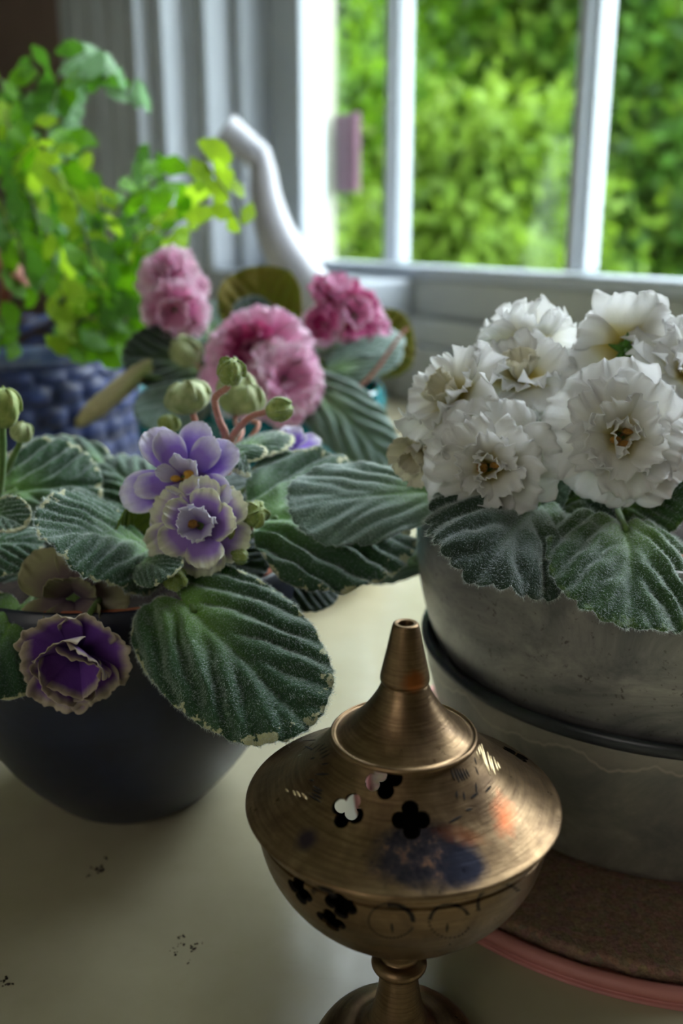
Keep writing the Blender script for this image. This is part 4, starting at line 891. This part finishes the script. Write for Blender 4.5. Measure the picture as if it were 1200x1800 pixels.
flower(wv, pl(740, 795, .338), (-.5, -.75, -.35), .0110, [(5, 1.1, 34, .55, .07, -.4, 0), (4, .8, 60, .5, .07, -.5, .5)], ['p_ivory'], 43, [pl(780, 770, .345), pl(850, 800, .35)], 0, label='small half-closed ivory flower', spin=.2)
flower(wv, pl(1205, 660, .345), (.35, -.62, .55), .0215, RW[:3], ['p_white'], 45, [pl(1190, 760, .36), cW], 0, label='white flower cut by the picture edge', spin=.7)
flower(wv, pl(1000, 700, .355), (-.2, -.5, .7), .0125, RW[:3], ['p_white'], 47, [pl(1000, 780, .36), cW], 0, spin=.3)
flower(wv, pl(1205, 800, .34), (.3, -.85, .2), .0170, RW[:3], ['p_ivory'], 49, [cW], 0, spin=.5)

# ------------------------------------------------------------------ the pink violet in the teal pot
pv_ = thing('african_violet', (TX, TY, .1232), 'african violet with pink ruffled double flowers growing in the teal pot', 'plant')
cP = np.array([TX, TY-.01, .125])
leaf(pv_, pl(548, 676, .585), pl(690, 818, .555), (-.15, -.72, .66), .0215, 'leaf_grey', bend=.10, kl=-.25, kr=-.30, cord=.12, quilt=.16, nv=4, seed=60, wide=.1, petiole=[cP])
leaf(pv_, pl(352, 640, .60), pl(215, 622, .59), (.10, -.92, .35), .0200, 'leaf_slate', bend=.06, kl=.15, kr=.1, quilt=.18, nv=4, seed=61, petiole=[cP])
leaf(pv_, pl(350, 680, .59), pl(248, 745, .555), (.0, -.75, .66), .0200, 'leaf_grey', bend=.1, kl=-.4, kr=-.3, quilt=.1, nv=4, seed=62, petiole=[cP])
leaf(pv_, pl(262, 645, .585), pl(132, 748, .545), (-.60, -.45, -.35), .0085, 'leaf_beige', under='leaf_beige', bend=-.08, kl=.9, kr=.9, quilt=.07, nv=4, seed=63, petiole=[cP])
leaf(pv_, pl(468, 600, .66), pl(452, 468, .665), (.05, -.90, -.10), .0300, 'leaf_olive', under='leaf_slate', bend=.05, kl=.6, kr=.8, cord=.12, quilt=.07, nv=4, seed=64, petiole=[cP], wide=-.15, ruf=.05, rk=6)
leaf(pv_, pl(450, 620, .62), pl(440, 520, .64), (.0, -.9, .3), .0150, 'leaf_dark', under='leaf_dark', bend=.05, kl=.5, kr=.5, quilt=.07, nv=4, seed=65, petiole=[cP])
leaf(pv_, pl(560, 612, .62), pl(712, 596, .63), (-.1, -.35, .93), .0200, 'leaf_grey', bend=.10, kl=.2, kr=-.3, quilt=.1, nv=4, seed=66, petiole=[cP])
leaf(pv_, pl(585, 655, .60), pl(706, 610, .62), (.05, -.80, .55), .0140, 'leaf_grey', bend=.10, kl=.3, kr=-.2, quilt=.14, nv=5, seed=67, petiole=[cP])
leaf(pv_, pl(640, 610, .68), pl(728, 590, .68), (-.35, -.85, -.2), .0250, 'leaf_olive', under='leaf_grey', bend=.1, kl=.3, kr=.5, quilt=.07, nv=4, seed=68, petiole=[cP])
leaf(pv_, pl(380, 590, .68), pl(340, 540, .70), (.0, -.5, .85), .022, 'leaf_grey', bend=.1, kl=.3, kr=.5, quilt=.1, nv=4, seed=69, petiole=[cP])
leaf(pv_, pl(560, 660, .64), pl(610, 640, .62), (.0, -.7, .5), .022, 'leaf_under_y', bend=.1, kl=.3, kr=.5, quilt=.1, nv=4, seed=70, petiole=[cP])
for i, (a, b, n, w) in enumerate(((pl(440, 680, .61), pl(340, 700, .60), (0, -.7, .7), .022), (pl(470, 690, .61), pl(560, 720, .60), (0, -.6, .8), .020), (pl(450, 640, .66), pl(350, 600, .68), (0, -.6, .8), .025), (pl(500, 630, .68), pl(560, 580, .70), (0, -.6, .8), .025))):
    leaf(pv_, a, b, n, w, 'leaf_slate', bend=.1, kl=-.3, kr=-.3, quilt=.1, seed=75+i, seg=70, rings=12)
RP = [(5, 1.0, 8, .60, .16, .3, 0), (5, .88, 26, .56, .17, .2, .5), (5, .68, 46, .56, .18, -.1, .2), (4, .48, 66, .5, .18, -.4, .4)]
flower(pv_, pl(455, 632, .585), (-.10, -.85, .45), .0330, RP, ['p_pink', 'p_pink', 'p_magenta', 'p_magenta'], 51, [cP], 0, label='largest pink flower with magenta patches', spin=.1)
flower(pv_, pl(500, 668, .570), (.25, -.85, .2), .0240, RP[:3], ['p_pink', 'p_palepink', 'p_pink'], 52, [cP], 0, label='lower pink flower overlapping the largest one', spin=.6)
flower(pv_, pl(296, 485, .615), (-.2, -.72, .6), .0190, RP, ['p_palepink', 'p_palepink', 'p_pink'], 53, [pl(320, 590, .62), cP], 0, label='topmost pale pink flower', spin=.3)
flower(pv_, pl(306, 545, .605), (.1, -.92, -.1), .0200, RP[:3], ['p_palepink', 'p_pink', 'p_pink'], 54, [pl(330, 610, .62), cP], 0, label='pale pink flower below the topmost one', spin=.8)
flower(pv_, pl(345, 505, .625), (.6, -.7, .2), .0090, RP[:2], ['p_palepink'], 55, [pl(340, 590, .62)], 0, spin=.2)
flower(pv_, pl(592, 515, .63), (.2, -.45, .85), .0165, RP[:3], ['p_magenta', 'p_magenta', 'p_pink'], 56, [pl(580, 600, .63), cP], 0, label='magenta flower near the window ledge', spin=.5)
flower(pv_, pl(622, 556, .625), (.25, -.85, .35), .0195, RP[:3], ['p_pink', 'p_magenta', 'p_pink'], 57, [pl(590, 620, .63), cP], 0, label='pink flower under the magenta one', spin=.2)
flower(pv_, pl(568, 570, .615), (-.3, -.85, .3), .0130, RP[:3], ['p_palepink', 'p_magenta'], 58, [pl(570, 640, .63), cP], 0, spin=.9)
flower(pv_, pl(664, 576, .63), (.5, -.7, .2), .0090, RP[:2], ['p_pink', 'p_pink'], 59, [pl(610, 640, .63)], 0, spin=.9)
bud(pv_, pl(342, 636, .585), (-.4, -.3, .6), .0085, [cP], mat='bud_pale', elong=1.1, seed=21)
for k_, (a, b) in enumerate(((pl(615, 690, .60), pl(715, 575, .60)),)):
    v_, f_ = tube_geo(smooth_path([cP, a, b], 6), [.0016, .0014, .0010], 8); obj('petiole', v_-rel(pv_), f_, M['stem_pink'], pv_)

# ------------------------------------------------------------------ maidenhair fern
fn = thing('maidenhair_fern', (FX, FY, .139), 'maidenhair fern with bright round leaflets rising from the scaled blue planter', 'plant')
rf = np.random.RandomState(3)
def fan_mesh(seed, mat):
    rs = np.random.RandomState(seed); V = [(0, 0, 0)]; nr, na = 5, 20; half = math.radians(rs.uniform(62, 82))
    for i in range(1, nr+1):
        for j in range(na+1):
            a = -half + 2*half*j/na; r = i/nr
            if i == nr: r *= 1 + .05*abs(math.sin(a*rs.choice([3, 3.5, 4])+seed)) + .03*math.sin(a*11+seed)
            rr = r*(.86+.14*math.cos(a)); V.append((rr*math.sin(a), rr*math.cos(a), .10*r*r*math.cos(a*2.2+seed) + .05*math.sin(a*4+seed)*r))
    k = na+1; Fc = [(0, 1+j+1, 1+j) for j in range(na)]
    for i in range(nr-1):
        for j in range(na): a = 1+i*k+j; Fc.append((a, a+1, a+k+1, a+k))
    me = bpy.data.meshes.new('leaflet'); me.from_pydata(V, [], Fc); me.polygons.foreach_set('use_smooth', [True]*len(me.polygons)); me.materials.append(M[mat]); return me
FAN = {m: [fan_mesh(s, m) for s in (1, 5, 9, 14)] for m in ('fern_leaf', 'fern_leaf_dark', 'fern_leaf_pale', 'fern_leaf_new')}
def frond(pts, Y0, Y1, mix, size=.0128, step=.0072, skip=0, wob=.010):
    pp = [P(x, y, Y0+(Y1-Y0)*i/(len(pts)-1)) for i, (x, y) in enumerate(pts)]
    root = np.array([FX+rf.uniform(-.04, .04), FY+rf.uniform(-.05, .03), .137]); 
    if skip: path = smooth_path(pp, 8)
    else: path = smooth_path([root] + pp, 8)
    v, f = tube_geo(path, [.0009, .0006, .0003], 6); fo = obj('frond', v-rel(fn), f, M['fern_stem'], fn)
    tgt = path[8:] if not skip else path
    d = np.concatenate([[0], np.cumsum(np.linalg.norm(np.diff(tgt, axis=0), axis=1))]); s = 0; sd = 1
    while s < d[-1]:
        p = np.array([np.interp(s, d, tgt[:, i]) for i in range(3)]); q = np.array([np.interp(min(d[-1], s+.002), d, tgt[:, i]) for i in range(3)]); T = nrm(q-p+1e-9)
        m = mix[rf.randint(len(mix))]; me = FAN[m][rf.randint(4)]; o = bpy.data.objects.new('leaflet', me); C.objects.link(o); o.parent = fo
        view = nrm(np.array([0, 0, CAMZ])-p); nv_ = nrm(view*1.0 + rf.normal(0, .40, 3) + (0, 0, .2)); side = np.cross(T, nv_)*sd
        ydir = nrm(side*rf.uniform(.6, 1.1) + T*rf.uniform(.1, .7) + (0, 0, -.15)); ydir = nrm(ydir - nv_*np.dot(ydir, nv_)); xdir = np.cross(ydir, nv_)
        sz = size*rf.uniform(.7, 1.15); base = p + ydir*.0015 + rf.normal(0, .001, 3)
        Mx = Matrix(((xdir[0]*sz, ydir[0]*sz, nv_[0]*sz, base[0]-rel(fn)[0]), (xdir[1]*sz, ydir[1]*sz, nv_[1]*sz, base[1]-rel(fn)[1]), (xdir[2]*sz, ydir[2]*sz, nv_[2]*sz, base[2]-rel(fn)[2]), (0, 0, 0, 1)))
        o.matrix_local = Mx
        s += step*rf.uniform(.7, 1.2); sd = -sd
G, D, PL, NW = 'fern_leaf', 'fern_leaf_dark', 'fern_leaf_pale', 'fern_leaf_new'
for a in (([(60, 460), (50, 330), (20, 250), (0, 130)], .70, .72, [G, G, NW]), ([(70, 480), (75, 300), (90, 200), (112, 120), (150, 95)], .72, .74, [G, D, PL]),
          ([(120, 420), (110, 200), (165, 110), (215, 150), (248, 190)], .76, .74, [PL, D, PL]), ([(40, 500), (0, 330), (50, 260), (110, 215)], .70, .70, [G, G, NW]),
          ([(40, 500), (10, 390), (-5, 320), (-25, 250)], .68, .68, [G, D]), ([(130, 520), (150, 420), (120, 330), (78, 290)], .70, .69, [NW, NW, G]),
          ([(150, 520), (190, 420), (160, 340), (120, 290), (160, 262)], .71, .70, [G, NW]), ([(160, 530), (200, 460), (195, 390), (240, 340), (300, 310)], .72, .70, [G, G, D]),
          ([(180, 520), (235, 420), (262, 340), (268, 275)], .74, .73, [D, G, D]), ([(170, 560), (215, 510), (235, 430), (275, 395), (305, 350)], .70, .68, [G, G]),
          ([(150, 590), (185, 520), (170, 460), (150, 430)], .68, .67, [G, G, D]), ([(125, 590), (115, 540), (105, 500)], .66, .64, [G, NW]), ([(135, 600), (160, 565), (190, 600)], .66, .64, [G, NW, D]),
          ([(180, 590), (225, 560), (240, 490), (222, 430)], .70, .69, [G, G]), ([(170, 590), (210, 540), (250, 520), (262, 560)], .68, .66, [G, G]), ([(200, 560), (280, 430), (330, 375), (362, 350), (372, 310), (358, 272)], .70, .64, [NW]),
          ([(60, 480), (40, 410), (30, 370)], .76, .78, [PL, D]), ([(90, 520), (120, 440), (90, 390), (60, 350)], .78, .80, [D]), ([(190, 520), (150, 470), (110, 440)], .76, .78, [PL, D]), ([(-10, 560), (0, 590), (8, 620)], .66, .64, [G]),
          ([(60, 420), (20, 210), (60, 150), (60, 100)], .74, .74, [G, D]), ([(90, 500), (30, 300), (-10, 200)], .72, .72, [NW, G]), ([(210, 560), (200, 590), (215, 625)], .66, .64, [D, G]), ([(150, 560), (120, 580), (150, 620)], .66, .63, [NW, G])):
    frond(*a)
frond([(360, 285), (385, 320), (405, 350), (425, 395)], .64, .63, [NW], size=.0105, step=.0075, skip=1)
v_, f_ = tube_geo(smooth_path([(FX+.02, FY-.05, .137), P(10, 520, .70), P(-10, 440, .69), P(20, 470, .68), P(50, 505, .67)], 8), [.002, .004, .006, .009, .001], 10, flat=.25)
o = obj('dried_leaf', v_-rel(fn), f_, M['dry'], fn); o['label'] = 'curled reddish brown dried leaf'
